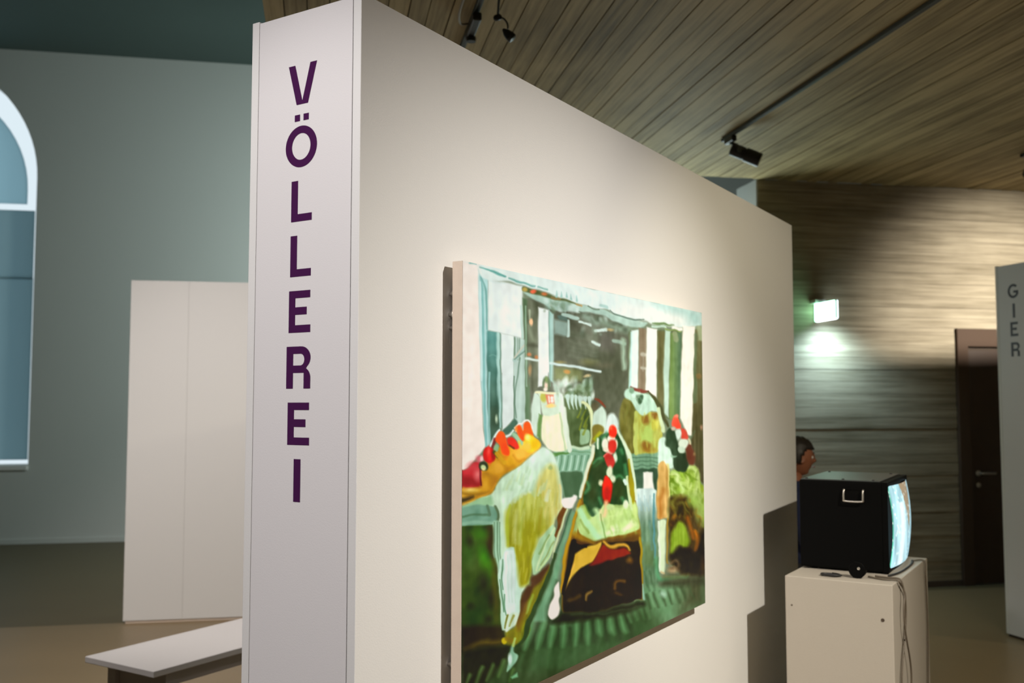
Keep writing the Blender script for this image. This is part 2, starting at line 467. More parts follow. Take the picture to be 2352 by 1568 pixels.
# ------------------------------------------------------------------ the painting
S0, S1, Z0, Z1 = 0.318, 1.887, 0.868, 1.944
NB, NF = 0.020, 0.050
# artwork traced in image pixel positions, taken over to the canvas by a plane homography
def homography(src, dst):
    A = []
    for (x_, y_), (u, v) in zip(src, dst):
        A.append([x_, y_, 1, 0, 0, 0, -u*x_, -u*y_, -u]); A.append([0, 0, 0, x_, y_, 1, -v*x_, -v*y_, -v])
    _, _, vt = np.linalg.svd(np.array(A, float)); return vt[-1].reshape(3, 3)
GW, GH = 560, 500
HM = homography([(S0, Z1), (S1, Z1), (S1, Z0), (S0, Z0)], [(1063, 598), (1615.5, 723), (1618, 1384), (1058, 1656)])
us = np.linspace(S0, S1, GW); vs = np.linspace(Z1, Z0, GH)
UU, VV = np.meshgrid(us, vs)
den = HM[2,0]*UU + HM[2,1]*VV + HM[2,2]
PX = (HM[0,0]*UU + HM[0,1]*VV + HM[0,2]) / den
PY = (HM[1,0]*UU + HM[1,1]*VV + HM[1,2]) / den
rng = np.random.RandomState(5)
def blur(a, k):
    for ax in (0, 1):
        for _ in range(2):
            p = np.pad(a, [(k, k) if d == ax else (0, 0) for d in range(a.ndim)], mode='edge')
            c = np.cumsum(p, axis=ax); c = np.concatenate([np.zeros_like(np.take(c, [0], axis=ax)), c], axis=ax)
            n = a.shape[ax]
            a = (np.take(c, np.arange(2*k+1, 2*k+1+n), axis=ax) - np.take(c, np.arange(0, n), axis=ax)) / (2*k+1)
    return a
def noise(kx, ky):
    a = rng.rand(GH, GW)
    for ax, k in ((1, kx), (0, ky)):
        if k < 1: continue
        for _ in range(2):
            p = np.pad(a, [(k, k) if d == ax else (0, 0) for d in range(2)], mode='wrap')
            c = np.cumsum(p, axis=ax); c = np.concatenate([np.zeros_like(np.take(c, [0], axis=ax)), c], axis=ax)
            n = a.shape[ax]
            a = (np.take(c, np.arange(2*k+1, 2*k+1+n), axis=ax) - np.take(c, np.arange(0, n), axis=ax)) / (2*k+1)
    a = a - a.mean(); return a / (a.std() + 1e-9)
NX = noise(6, 5) * 0.8; NY = noise(6, 5) * 0.9          # edge wobble in image pixels
NVs = noise(2, 26); NHs = noise(26, 2); NF_ = noise(3, 3); NB_ = noise(18, 18)
ART = np.zeros((GH, GW, 3)); ART[:] = (112, 124, 102)
T1 = (1040, 590, 5.2267); T2 = (1330, 640, 5.2267); T3 = (1040, 860, 5.2267); T4 = (1330, 860, 5.2267)
T5 = (1040, 1130, 5.2267); T6 = (1330, 1130, 5.2267); T7 = (1010, 1300, 5.8507); B2 = (1000, 1040, 2.9691)
cur = [T1]
def tr(p, t=None):
    t = t or cur[0]
    if len(p) == 3: t = p[2]
    return (t[0] + p[0] / t[2], t[1] + p[1] / t[2])
def window(xs, ys, pad):
    m_ = (PX > min(xs) - pad) & (PX < max(xs) + pad) & (PY > min(ys) - pad) & (PY < max(ys) + pad)
    r_ = np.where(m_.any(1))[0]; c_ = np.where(m_.any(0))[0]
    if len(r_) == 0 or len(c_) == 0: return None
    return slice(r_[0], r_[-1] + 1), slice(c_[0], c_[-1] + 1)
def laydown(w, a, col, streak=0.0, mott=0.0):
    c = np.array(col, float)
    if c.ndim == 1: c = np.broadcast_to(c, ART[w].shape)
    if streak: c = c + (NVs[w] * streak * 0.6)[..., None]
    if mott: c = c + (NB_[w] * mott)[..., None] + (NF_[w] * mott * 0.4)[..., None]
    ART[w] = ART[w] * (1 - a[..., None]) + c * a[..., None]
def chaikin(P, closed, it=2, cut=4.0):
    for _ in range(it):
        n = len(P); Q = [] if closed else [P[0]]
        for i_ in range(n if closed else n - 1):
            (x0, y0), (x1, y1) = P[i_], P[(i_+1) % n]
            f_ = min(.25, cut / (math.hypot(x1 - x0, y1 - y0) + 1e-6))
            Q += [(x0*(1-f_) + x1*f_, y0*(1-f_) + y1*f_), (x0*f_ + x1*(1-f_), y0*f_ + y1*(1-f_))]
        P = Q if closed else Q + [P[-1]]
    return P
def wchaik(ws, P, it=2, cut=12.0):
    P = [(x_, y_) for x_, y_ in P]; W_ = list(ws)
    for _ in range(it):
        Q = [P[0]]; V = [W_[0]]
        for i_ in range(len(P) - 1):
            (x0, y0), (x1, y1) = P[i_], P[i_+1]
            f_ = min(.25, cut / (math.hypot(x1 - x0, y1 - y0) + 1e-6))
            Q += [(x0*(1-f_) + x1*f_, y0*(1-f_) + y1*f_), (x0*f_ + x1*(1-f_), y0*f_ + y1*(1-f_))]
            V += [W_[i_]*(1-f_) + W_[i_+1]*f_, W_[i_]*f_ + W_[i_+1]*(1-f_)]
        P = Q + [P[-1]]; W_ = V + [W_[-1]]
    return [(v,) for v in W_]
def grain(pts, n, cols, ln=60, wd=(8, 22), ang=95, spread=12, op=.45, seed=1):
    P = [tr(p) for p in pts]; rr = random.Random(seed); k = cur[0][2]
    xs = [p[0] for p in P]; ys = [p[1] for p in P]; c = 0
    for _ in range(n * 8):
        if c >= n: break
        x_, y_ = rr.uniform(min(xs), max(xs)), rr.uniform(min(ys), max(ys))
        ins = False
        for i_ in range(len(P)):
            (x0, y0), (x1, y1) = P[i_], P[(i_+1) % len(P)]
            if (y0 > y_) != (y1 > y_) and x_ < (x1 - x0) * (y_ - y0) / (y1 - y0) + x0: ins = not ins
        if not ins: continue
        c += 1; a_ = R(ang + rr.uniform(-spread, spread)); l_ = ln * rr.uniform(.5, 1.2)
        lx, ly = (x_ - cur[0][0]) * k, (y_ - cur[0][1]) * k
        dx_, dy_ = math.cos(a_) * l_ / 2, math.sin(a_) * l_ / 2
        w_ = rr.uniform(*wd)
        stroke([(lx - dx_, ly - dy_), (lx, ly), (lx + dx_, ly + dy_)], [w_ * .3, w_, w_ * .3], rr.choice(cols), soft=2.6, op=op * rr.uniform(.5, 1.2))
def poly(pts, col, soft=2.2, wob=1.0, op=1.0, streak=0.9, mott=3.0, col2=None, g0=None, g1=None):
    P = [tr(p) for p in pts]
    if wob > 0.6 and len(P) > 4: P = chaikin(P, True)
    xs = [p[0] for p in P]; ys = [p[1] for p in P]
    w = window(xs, ys, soft + 5)
    if w is None: return
    X = PX[w] + NX[w] * wob; Y = PY[w] + NY[w] * wob
    ins = np.zeros(X.shape, bool); dmin = np.full(X.shape, 1e9)
    n = len(P)
    for i_ in range(n):
        (x0, y0), (x1, y1) = P[i_], P[(i_+1) % n]
        if y0 != y1:
            c_ = ((y0 > Y) != (y1 > Y)) & (X < (x1 - x0) * (Y - y0) / (y1 - y0) + x0)
            ins ^= c_
        dx_, dy_ = x1 - x0, y1 - y0
        t_ = np.clip(((X - x0) * dx_ + (Y - y0) * dy_) / (dx_*dx_ + dy_*dy_ + 1e-9), 0, 1)
        dmin = np.minimum(dmin, np.hypot(X - x0 - t_*dx_, Y - y0 - t_*dy_))
    sd = np.where(ins, dmin, -dmin)
    a = np.clip(sd / soft * 0.5 + 0.5, 0, 1) * op
    if col2 is not None:
        q0 = tr(g0); q1 = tr(g1); dx_, dy_ = q1[0]-q0[0], q1[1]-q0[1]
        t_ = np.clip(((X - q0[0]) * dx_ + (Y - q0[1]) * dy_) / (dx_*dx_ + dy_*dy_), 0, 1)[..., None]
        col = np.array(col, float) * (1 - t_) + np.array(col2, float) * t_
    laydown(w, a, col, streak, mott)
def stroke(pts, wd, col, soft=1.8, wob=1.0, op=1.0, streak=0.8, mott=2.0):
    P = [tr(p) for p in pts]; k = cur[0][2]
    ws = [v / k / 2 for v in (wd if isinstance(wd, (list, tuple)) else [wd] * len(P))]
    if len(P) > 2:
        ws = [q_[0] for q_ in wchaik(ws, P)]; P = chaikin(P, False, 2, 12.0)
    w = window([p[0] for p in P], [p[1] for p in P], max(ws) + soft + 5)
    if w is None: return
    X = PX[w] + NX[w] * wob; Y = PY[w] + NY[w] * wob
    best = np.full(X.shape, 1e9)
    for i_ in range(len(P) - 1):
        (x0, y0), (x1, y1) = P[i_], P[i_+1]
        dx_, dy_ = x1 - x0, y1 - y0
        t_ = np.clip(((X - x0) * dx_ + (Y - y0) * dy_) / (dx_*dx_ + dy_*dy_ + 1e-9), 0, 1)
        best = np.minimum(best, np.hypot(X - x0 - t_*dx_, Y - y0 - t_*dy_) - (ws[i_] * (1 - t_) + ws[i_+1] * t_))
    laydown(w, np.clip(-best / soft * 0.5 + 0.5, 0, 1) * op, col, streak, mott)
def dab(cx, cy, rx, ry, col, soft=2.0, wob=1.0, op=1.0, ang=0.0, mott=3.0):
    c = tr((cx, cy)); k = cur[0][2]; rx /= k; ry /= k
    m_ = max(rx, ry)
    w = window([c[0] - m_, c[0] + m_], [c[1] - m_, c[1] + m_], soft + 4)
    if w is None: return
    X = PX[w] + NX[w] * wob - c[0]; Y = PY[w] + NY[w] * wob - c[1]
    ca, sa = math.cos(R(ang)), math.sin(R(ang))
    A, B = X * ca + Y * sa, -X * sa + Y * ca
    sd = (1 - np.hypot(A / rx, B / ry)) * min(rx, ry)
    laydown(w, np.clip(sd / soft * 0.5 + 0.5, 0, 1) * op, col, 0, mott)
def scatter(n, x0, y0, x1, y1, r0, r1, cols, op=0.7, stretch=1.6):
    rr = random.Random(n * 17 + int(x0))
    for _ in range(n):
        r_ = rr.uniform(r0, r1)
        dab(rr.uniform(x0, x1), rr.uniform(y0, y1), r_ * rr.uniform(.6, 1), r_ * rr.uniform(.7, stretch), rr.choice(cols), op=rr.uniform(.4, 1) * op, ang=rr.uniform(-30, 30), soft=3)

def paint_art():
    # --- back of the display case
    cur[0] = T1
    poly([(880,500),(1200,560),(1568,640),(250,430,T2),(600,560,T2),(620,660,T2),(610,1300,T2),(540,1500,T2),(480,600,T4),(340,600,T4),(0,500,T4),(1000,600,T3),(880,0,T3)], (98,101,85), mott=8)
    cur[0] = T2
    poly([(100,900),(600,850),(610,1500),(460,1568),(480,600,T4),(340,560,T4),(140,300,T4),(0,1300)], (76,80,62), soft=14, mott=6)
    poly([(270,680),(420,680),(430,900),(270,860)], (94,92,82), soft=9, op=.8)
    for y_ in (720,760,830,890,940,1000):
        stroke([(-100,y_-60),(230,y_+10)], 26, (120,130,110), soft=5, op=.45)
    # left bare canvas strip and the teal frame beside it
    cur[0] = T1
    poly([(90,20),(330,80),(340,1000),(345,0,T3),(370,700,T3),(400,880,T3),(300,1010,T3),(180,1140,T3),(90,1190,T3)], (229,219,208), wob=.5, mott=1.5)
    poly([(310,130),(430,250),(430,890),(420,1568),(450,860,T3),(400,900,T3),(370,600,T3),(335,0,T3),(320,700)], (172,202,197), wob=.5)
    stroke([(312,150),(345,260),(365,420),(372,1000),(378,1568),(400,880,T3)], [10,20,24,26,24,30], (128,174,168), wob=.5)
    stroke([(345,240),(405,400),(415,600),(420,880)], [10,22,26,20], (112,156,148), wob=.5)
    stroke([(335,300),(342,900),(350,1500)], 12, (205,222,217), wob=.4)
    poly([(410,885),(585,925),(590,1568),(600,0,T3),(600,640,T3),(540,720,T3),(440,860,T3),(432,500,T3),(410,0,T3)], (92,140,132), col2=(66,92,76), g0=(0,1000), g1=(0,500,T3), mott=6, streak=7)
    poly([(525,910),(580,925),(590,1568),(600,0,T3),(600,640,T3),(560,690,T3),(545,300,T3),(540,0,T3),(540,1300)], (166,196,186))
    stroke([(578,930),(583,1300),(590,1568),(590,650,T3)], 10, (72,98,80), wob=.4)
    stroke([(450,1200),(490,1180),(530,1200)], 10, (140,175,168), op=.5)
    stroke([(440,0,T3),(440,860,T3)], 26, (140,178,170), wob=.5)
    cur[0] = T3
    dab(500,560,40,110,(62,82,64), soft=6); dab(525,560,16,42,(190,205,180)); dab(500,240,36,90,(96,128,114), soft=7, op=.7)
    cur[0] = T1
    # white hanging board and its post
    poly([(585,925),(748,965),(742,1568),(745,0,T3),(745,545,T3),(660,640,T3),(600,700,T3),(596,0,T3),(592,1500)], (211,218,212), wob=.4)
    poly([(745,960),(890,1000),(890,1568),(890,0,T3),(890,700,T3),(740,720,T3),(740,0,T3)], (178,195,184), streak=9)
    for x_, c_, w_ in ((752,(84,108,86),12),(790,(120,140,122),8),(812,(96,118,100),8)):
        stroke([(x_,970),(x_,1250)], w_, c_, wob=.4)
    stroke([(752,1250),(890,1085)], 48, (165,186,176)); stroke([(752,1225),(880,1070)], 12, (215,190,165), op=.7)
    stroke([(752,1240),(890,1140)], 10, (90,120,104))
    stroke([(820,1230),(770,1568),(745,300,T3),(770,540,T3)], 12, (100,125,106), wob=.5)
    stroke([(745,1568),(745,0,T3),(748,560,T3)], 10, (78,104,84), wob=.5)
    poly([(430,270),(848,360),(838,985),(745,965),(585,925),(428,890)], (212,219,213), wob=.5, streak=3, mott=2)
    poly([(600,300),(848,360),(838,985),(600,925)], (219,223,217), wob=.5, soft=6, op=.7)
    stroke([(430,292),(640,325)], 10, (188,205,198), op=.6)
    cur[0] = T3
    poly([(600,700),(660,640),(750,540),(800,600),(740,720),(680,760),(620,720)], (72,102,86))
    # dark interior window left
    cur[0] = T1
    poly([(850,500),(920,530),(915,1568),(940,0,T3),(930,700,T3),(880,700,T3),(880,0,T3),(878,1000)], (88,110,82), streak=10, wob=.5)
    stroke([(835,600),(850,980)], 26, (180,200,188), wob=.6); stroke([(888,600),(895,1300),(900,1568)], 14, (150,172,150), wob=.6)
    poly([(905,525),(1050,570),(1045,1568),(1040,210,T3),(960,260,T3),(930,0,T3),(915,1568)], (100,105,86), streak=12, mott=8)
    dab(960,800,26,44,(236,190,150)); stroke([(935,650),(940,760)], 24, (175,185,160), op=.7); stroke([(930,850),(980,1010)], 40, (150,160,135), op=.6, soft=5)
    stroke([(930,1070),(1035,1080)], 40, (74,76,60), op=.8, soft=4)
    dab(930,1195,28,20,(176,120,84)); dab(1018,1220,20,26,(170,118,80)); dab(940,1380,20,60,(176,140,100), op=.7)
    stroke([(890,1238),(1040,1262)], 30, (196,208,198))
    poly([(1042,615),(1168,650),(1180,1568),(1165,0,T3),(1150,90,T3),(1090,160,T3),(1035,170,T3),(1038,0,T3)], (219,223,217), wob=.4)
    poly([(1168,650),(1228,700),(1226,1568),(1225,120,T3),(1165,90,T3),(1180,1568)], (166,192,182), wob=.4)
    stroke([(1178,680),(1180,1568)], 10, (128,164,150), wob=.4)
    # big dark window
    poly([(1230,760),(1390,800),(1395,970),(1230,940)], (150,172,162), soft=4, op=.8)
    poly([(1270,720),(1360,690),(1400,790),(1290,770)], (92,112,102))
    stroke([(1400,780),(1405,970)], 32, (178,196,186)); stroke([(1340,700),(1520,760)], 46, (166,186,174))
    poly([(1230,1330),(1568,1370),(1568,1520),(1230,1500)], (112,118,80), soft=6, mott=8)
    dab(1390,1400,40,26,(190,140,80), op=.8); dab(1300,1280,60,16,(150,140,90), op=.7)
    stroke([(1185,1292),(1568,1350),(0,1085,T2),(275,1137,T2)], 30, (198,212,205), wob=.5)
    cur[0] = T2
    dab(140,1025,90,34,(128,128,88), op=.7, soft=6); dab(110,1185,40,20,(196,180,140)); dab(330,1060,70,26,(104,100,80), op=.7, soft=6)
    for p_ in (([(180,780),(260,808)],34),([(30,545),(150,575)],34),([(215,640),(350,640)],44)):
        stroke(p_[0], p_[1], (198,212,202), wob=1.6)
    dab(400,635,34,18,(190,160,110)); stroke([(430,760),(560,800)], 40, (160,182,166), op=.8)
    stroke([(550,760),(560,1090)], 46, (158,178,156), soft=4, op=.9)
    stroke([(300,540),(500,620),(600,640)], 90, (128,146,126), soft=8, op=.8); stroke([(90,470),(220,540)], 80, (140,158,142), soft=6, op=.8)
    scatter(26, 20, 440, 600, 700, 12, 40, [(184,202,190),(70,80,62),(150,170,152),(92,104,84)], .8)
    # frosted top edge
    cur[0] = T1
    poly([(850,440),(1060,560),(1200,650),(1568,690),(0,400,T2),(240,440,T2),(560,580,T2),(760,620,T2),(860,560,T2),(500,450,T2),(240,380,T2),(0,310,T2),(1300,510),(1000,440),(860,380)], (164,186,172), mott=8)
    scatter(34, 1050, 500, 1568, 680, 10, 34, [(196,212,202),(110,130,104),(206,216,208),(140,166,150)], .8)
    poly([(845,365),(950,385),(1050,430),(1300,505),(1568,580),(1568,600),(1300,535),(1100,490),(1000,460),(850,420)], (80,90,52), wob=.8)
    dab(882,402,34,26,(170,152,88)); dab(985,425,34,24,(206,104,74)); dab(1110,460,30,20,(176,110,70)); stroke([(1200,495),(1310,520)], 20, (130,110,70)); stroke([(1500,580),(1568,592),(60,340,T2)], 14, (178,140,84))
    poly([(110,30),(1568,345),(0,90,T2),(1495,425,T2),(1500,590,T2),(1270,610,T2),(900,570,T2),(800,520,T2),(690,515,T2),(560,480,T2),(450,440,T2),(390,395,T2),(250,385,T2),(130,345,T2),(0,310,T2),(1480,560),(1300,500),(1120,430),(1000,400),(860,350),(700,300),(430,290),(340,240),(310,130),(200,110)], (208,218,211), wob=.8, mott=3)
    poly([(110,30),(310,80),(320,200),(110,230)], (228,219,209), wob=.5, soft=8)
    poly([(400,400,T2),(560,300,T2),(900,380,T2),(1300,480,T2),(1280,590,T2),(860,540,T2),(560,470,T2)], (224,222,214), soft=8, op=.6)
    poly([(900,290,T2),(1495,425,T2),(1500,590,T2),(1400,590,T2),(1300,470,T2),(1000,380,T2)], (160,190,182), soft=10, op=.8)
    stroke([(335,130),(450,170),(560,205),(650,240)], [10,26,30,28], (96,152,142), wob=1.6)
    stroke([(700,262),(770,285),(900,325),(1000,370)], [22,26,24,18], (112,160,150), wob=1.8); stroke([(1040,385),(1130,405)], 18, (120,164,152), wob=1.6)
    stroke([(205,75),(290,95)], [22,8], (130,170,162))
    for x_, y_ in ((1260,460),(1320,470),(1385,480),(1440,500),(1510,520)):
        stroke([(x_,y_-40),(x_,y_+20)], [3,26], (150,184,174))
    cur[0] = T2
    stroke([(395,395),(450,445),(560,485),(690,520),(800,512)], [6,14,14,16,10], (74,96,82), wob=.6)
    stroke([(130,345),(200,385),(260,390)], 12, (86,104,84), wob=.6); stroke([(280,340),(350,370)], 40, (150,182,172), op=.7)
    # right-hand columns
    poly([(620,650),(1260,640),(1240,1568),(1220,560,T4),(1100,560,T4),(900,500,T4),(600,1400)], (94,104,74), mott=7, streak=6)
    poly([(640,660),(740,640),(726,1350),(610,1330)], (172,202,192), wob=.4)
    poly([(655,645),(738,635),(722,1345),(640,1330)], (213,224,218), wob=.4)
    poly([(740,610),(832,625),(815,1380),(724,1360)], (126,113,92), wob=.4, streak=6)
    for y_ in (930,1090): stroke([(770,y_),(815,y_+8)], 34, (176,174,158), op=.8)
    stroke([(790,920),(790,1130)], 20, (158,152,136), op=.5)
    poly([(834,605),(960,628),(945,1470),(900,1455),(860,1400),(815,1370)], (228,226,220), wob=.4)
    poly([(965,650),(1055,660),(1030,1568),(960,1500)], (98,96,62), wob=.4, streak=6)
    poly([(1056,640),(1118,650),(1090,1568),(1090,540,T4),(1040,480,T4),(1025,0,T4)], (178,198,182), wob=.4)
    poly([(1118,680),(1250,660),(1235,1568),(1220,560,T4),(1100,560,T4),(1095,1568)], (112,134,76), wob=.4, streak=6, col2=(84,108,84), g0=(1110,900), g1=(1240,900))
    stroke([(1170,690),(1180,760)], 60, (150,155,125), op=.7)
    poly([(1268,590),(1412,600),(1385,1568),(1375,760,T4),(1310,740,T4),(1225,540,T4),(1240,0,T4)], (231,226,214), wob=.4)
    poly([(1414,640),(1500,600),(1505,1568),(1505,1330,T4),(1440,1280,T4),(1400,1100,T4),(1350,800,T4),(1365,740,T4),(1395,0,T4)], (100,98,64), wob=.5, streak=7, col2=(74,70,46), g0=(1450,900), g1=(1450,1200,T4))
    stroke([(1420,700),(1400,1500)], 40, (92,112,84), op=.6); poly([(1425,600),(1500,590),(1500,770),(1450,760)], (148,156,124))
    dab(1450,1200,34,34,(140,110,70), op=.6); dab(1440,330,16,60,(150,125,95), op=.6); 
    stroke([(900,555),(1000,565),(1150,580)], [10,44,10], (104,126,86)); stroke([(900,590),(1060,610)], 26, (180,200,184)); stroke([(1150,610),(1240,630)], 44, (224,222,212)); stroke([(1060,630),(1240,655)], 16, (130,150,90))
    # --- shelf at mid height
    cur[0] = T3
    poly([(1200,900),(1568,880),(0,880,T4),(180,900,T4),(200,1010,T4),(60,1330,T4),(1568,1330),(1568,1490),(1350,1500),(1280,1200)], (136,170,144))
    for k_ in range(16):
        x_ = 1250 + k_ * 40
        stroke([(x_+30,1000),(x_,1170)], 16, (96,132,104) if k_ % 2 else (178,204,184), wob=.6)
    stroke([(1210,990),(1400,960)], [50,20], (84,124,66)); stroke([(1380,885),(1568,905),(130,905,T4)], 44, (188,206,176)); stroke([(1420,945),(1568,950),(150,960,T4)], 14, (110,146,112))
    poly([(1290,1190),(1568,1190),(60,1230,T4),(0,1480,T4),(1568,1500),(1360,1510)], (72,98,70))
    cur[0] = T4
    poly([(600,950),(1000,950),(970,1160),(650,1160)], (116,148,122), streak=6)
    for y_ in (1010,1060,1110): stroke([(650,y_),(960,y_+6)], 12, (82,112,88), wob=1.2)
    poly([(650,1150),(950,1150),(940,1400),(680,1400)], (58,82,62), mott=6)
    # --- cakes at the back
    cur[0] = T3
    poly([(990,220),(1080,300),(1060,560),(1040,800),(950,690),(955,420)], (196,210,194), streak=8)
    poly([(1040,500),(1090,520),(1070,820),(1020,760)], (98,128,74))
    poly([(1085,500),(1340,440),(1400,900),(1330,960),(1160,940),(1065,810)], (223,221,190), streak=4)
    poly([(1000,215),(1340,240),(1350,470),(1200,520),(1080,520),(1070,300)], (192,206,184), mott=8)
    dab(1110,290,36,60,(176,172,70), op=.8); stroke([(1010,235),(1080,235),(1280,240)], 26, (222,218,180))
    poly([(1135,255),(1225,258),(1235,370),(1150,375)], (202,122,92)); stroke([(1168,280),(1172,350)], 16, (238,228,218)); dab(1202,300,18,22,(238,228,218)); dab(1205,340,18,22,(240,230,220))
    dab(1190,392,54,22,(232,200,130)); dab(1140,130,48,80,(98,114,84)); dab(1135,150,20,40,(222,200,180)); dab(1130,195,24,24,(226,216,200)); dab(1140,80,16,30,(120,140,90))
    poly([(1340,260),(1568,120),(130,100,T4),(180,480,T4),(150,880,T4),(0,880,T4),(1420,880),(1390,600)], (74,90,54), mott=9, streak=7)
    stroke([(1340,430),(1370,700),(1420,930)], 58, (206,216,196), streak=8)
    stroke([(1300,480),(1330,700),(1370,940)], 18, (158,182,140), op=.7)
    scatter(60, 1240, 90, 1700, 330, 12, 38, [(196,212,196),(110,128,96),(212,222,208),(80,98,72),(160,184,162)], .9, 2.4)
    for x_ in range(1390, 1700, 52): stroke([(x_,290),(x_+14,430)], [52,8], (186,204,190), wob=1.5)
    poly([(1535,670),(1580,670),(140,680,T4),(140,860,T4),(1535,860)], (152,178,144), streak=6)
    cur[0] = T4
    for x_, y_ in ((20,420),(70,440),(100,520),(40,560),(80,620)): stroke([(x_+30,y_),(x_-20,y_+120)], [8,26], (122,132,48), op=.8)
    stroke([(60,355),(140,400),(168,560),(160,880)], [34,46,34,24], (206,212,168))
    poly([(178,470),(250,430),(290,390),(345,480),(330,720),(220,830),(160,880)], (192,208,190), streak=6)
    poly([(170,640),(230,600),(310,650),(310,720),(220,830),(160,880)], (122,112,52)); poly([(170,800),(260,700),(290,720),(220,830)], (158,158,40), soft=3)
    stroke([(200,310),(270,350),(330,410)], [16,40,14], (120,62,42)); dab(200,400,44,50,(90,84,60), op=.8)
    poly([(320,640),(355,510),(425,465),(478,530),(492,660),(470,740),(330,730)], (204,216,206), soft=3, streak=5)
    poly([(560,300),(640,320),(700,470),(690,960),(600,970),(500,640),(500,440)], (106,103,50), mott=9)
    poly([(680,450),(990,480),(1015,760),(960,960),(670,975)], (168,168,88), streak=6, mott=7)
    dab(830,740,90,150,(160,184,104), soft=7, op=.8); dab(812,560,44,56,(126,94,42), soft=4); dab(930,515,44,44,(126,94,42), soft=4); dab(815,880,60,60,(128,92,38), soft=4, op=.9); dab(850,930,70,22,(140,104,40), soft=4, op=.7)
    stroke([(700,480),(690,960)], 46, (172,180,104)); dab(920,620,40,70,(186,182,80), op=.7)
    poly([(550,230),(640,170),(720,230),(860,255),(960,390),(990,490),(900,455),(780,525),(700,450),(640,350),(560,300)], (180,206,186), streak=6)
    poly([(690,270),(800,260),(790,330),(750,390),(700,340)], (62,88,62)); dab(670,280,22,24,(200,222,208))
    stroke([(640,175),(690,205),(760,225),(850,225)], [22,34,44,22], (118,62,50)); dab(650,215,34,40,(120,150,124))
    stroke([(850,225),(940,330),(1020,480),(1075,640)], [14,50,60,30], (72,74,44)); stroke([(970,430),(1020,700)], 46, (190,204,168))
    grain([(690,480),(980,500),(1000,760),(950,950),(690,960)], 40, [(190,192,104),(140,130,56),(170,190,110),(150,150,70)], 90, (8,26), 92, 14, .45, 6)
    grain([(510,450),(620,330),(690,480),(670,940),(600,950),(510,640)], 26, [(126,122,60),(88,84,38),(110,116,60)], 110, (10,26), 92, 10, .5, 7)
    grain([(570,260),(700,240),(860,270),(960,400),(780,500),(650,340)], 20, [(206,222,206),(156,186,164),(196,212,190)], 60, (8,22), 70, 30, .55, 8)
    # --- small glass with the white candle
    poly([(780,1195),(830,1180),(890,1195),(908,1405),(776,1400)], (224,222,212), wob=.5)
    poly([(676,1395),(935,1388),(935,1568),(940,360,T6),(955,1080,T6),(930,1130,T6),(790,1140,T6),(745,520,T6),(690,1568)], (198,214,208), col2=(98,126,98), g0=(800,1500), g1=(800,480,T6), streak=12, mott=8)
    cur[0] = T6
    for k_ in range(9): stroke([(715+k_*24,60+k_%3*40),(735+k_*22,180+k_%2*60)], [8,14], (150,178,178), op=.7)
    poly([(760,640),(900,600),(930,900),(770,900)], (88,110,72), soft=8, op=.8)
    stroke([(905,40),(900,400),(915,800)], [20,34,22], (92,138,138)); stroke([(850,360),(880,700)], 24, (96,128,112), op=.8)
    # --- tray
    poly([(790,1120),(960,1130),(1500,1040),(1520,1330),(1000,1580),(700,1750),(600,1400)], (104,140,104), soft=6)
    poly([(1100,1000),(1520,990),(1520,1340),(1200,1470),(1250,1150)], (62,66,40), soft=22, op=.95)
    cur[0] = T7
    poly([(285,1080),(900,1050),(1300,900),(1568,300),(300,1090,B2),(1200,1080,B2),(1440,1040,B2),(1500,1120,B2),(1600,1240,B2),(1500,1330,B2),(560,1740,B2),(285,1900)], (48,68,36), mott=6, soft=26)
    poly([(700,1200,B2),(1440,1130,B2),(1560,1200,B2),(900,1480,B2),(640,1500,B2)], (58,88,52), soft=14, op=.8)
    cur[0] = B2
    for k_ in range(9):
        x_ = 668 + k_ * 74; lean = -62 + k_ * 13; y_ = 1195 - k_ * 8
        stroke([(x_+44,y_-20),(x_+44+lean*.9,y_+130)], [30,34], (34,48,26), soft=6, op=.55)
        stroke([(x_,y_-34),(x_+lean*.5,y_+60),(x_+lean,y_+(150 if k_ < 6 else 90))], [26,44,18], (98,142,96), soft=6, op=.9)
        stroke([(x_+lean*1.1,y_+190),(x_+lean*1.5,y_+290)], [26,10], (74,108,68), soft=7, op=.6)
    for k_ in range(4):
        stroke([(760+k_*60,1130-k_*10),(735+k_*62,1200-k_*8)], [14,24], (110,150,110), soft=5, op=.5)
    for k_ in range(7):
        x_ = 1330 + k_ * 42; y_ = 1105 - k_ * 12
        stroke([(x_-26,y_-30),(x_+4,y_+50)], [18,10], (98,140,96), soft=5, op=.75 - k_ * .08)
    cur[0] = T6
    for x_ in range(800, 1330, 84):
        y_ = 1230 - (x_ - 800) * 0.22
        stroke([(x_+6,y_),(x_+62,y_+165)], [30,22], (58,78,48), soft=3, op=.85)
        stroke([(x_+46,y_-10),(x_+104,y_+150)], [24,12], (124,160,122), soft=3, op=.7 * max(0.1, (1350 - x_) / 550))
    for x_ in (790, 850): stroke([(x_,960),(x_+50,1180)], [18,26], (72,100,70), op=.8)
    dab(1010,1225,40,44,(160,190,166), soft=5); stroke([(880,1170),(1100,1160)], 70, (122,158,124), op=.5, soft=6)
    # --- front left cake
    cur[0] = T5
    poly([(95,100),(300,80),(520,0),(520,-60),(550,-95),(680,-215),(850,-325),(950,-415),(1080,-530),(1190,-450),(1270,-300),(1305,-100),(1335,110),(1320,210),(1240,340),(1215,420),(1040,640),(950,830),(930,1110),(830,1220),(790,1568),(640,1700),(580,1568),(555,1120),(480,780),(430,300)], (192,213,187), streak=9, mott=6)
    poly([(1010,-60),(1090,-250),(1180,-330),(1250,-270),(1290,-60),(1300,220),(1225,340),(1205,410),(1090,560),(1020,560),(880,300)], (188,184,112), soft=7, streak=10)
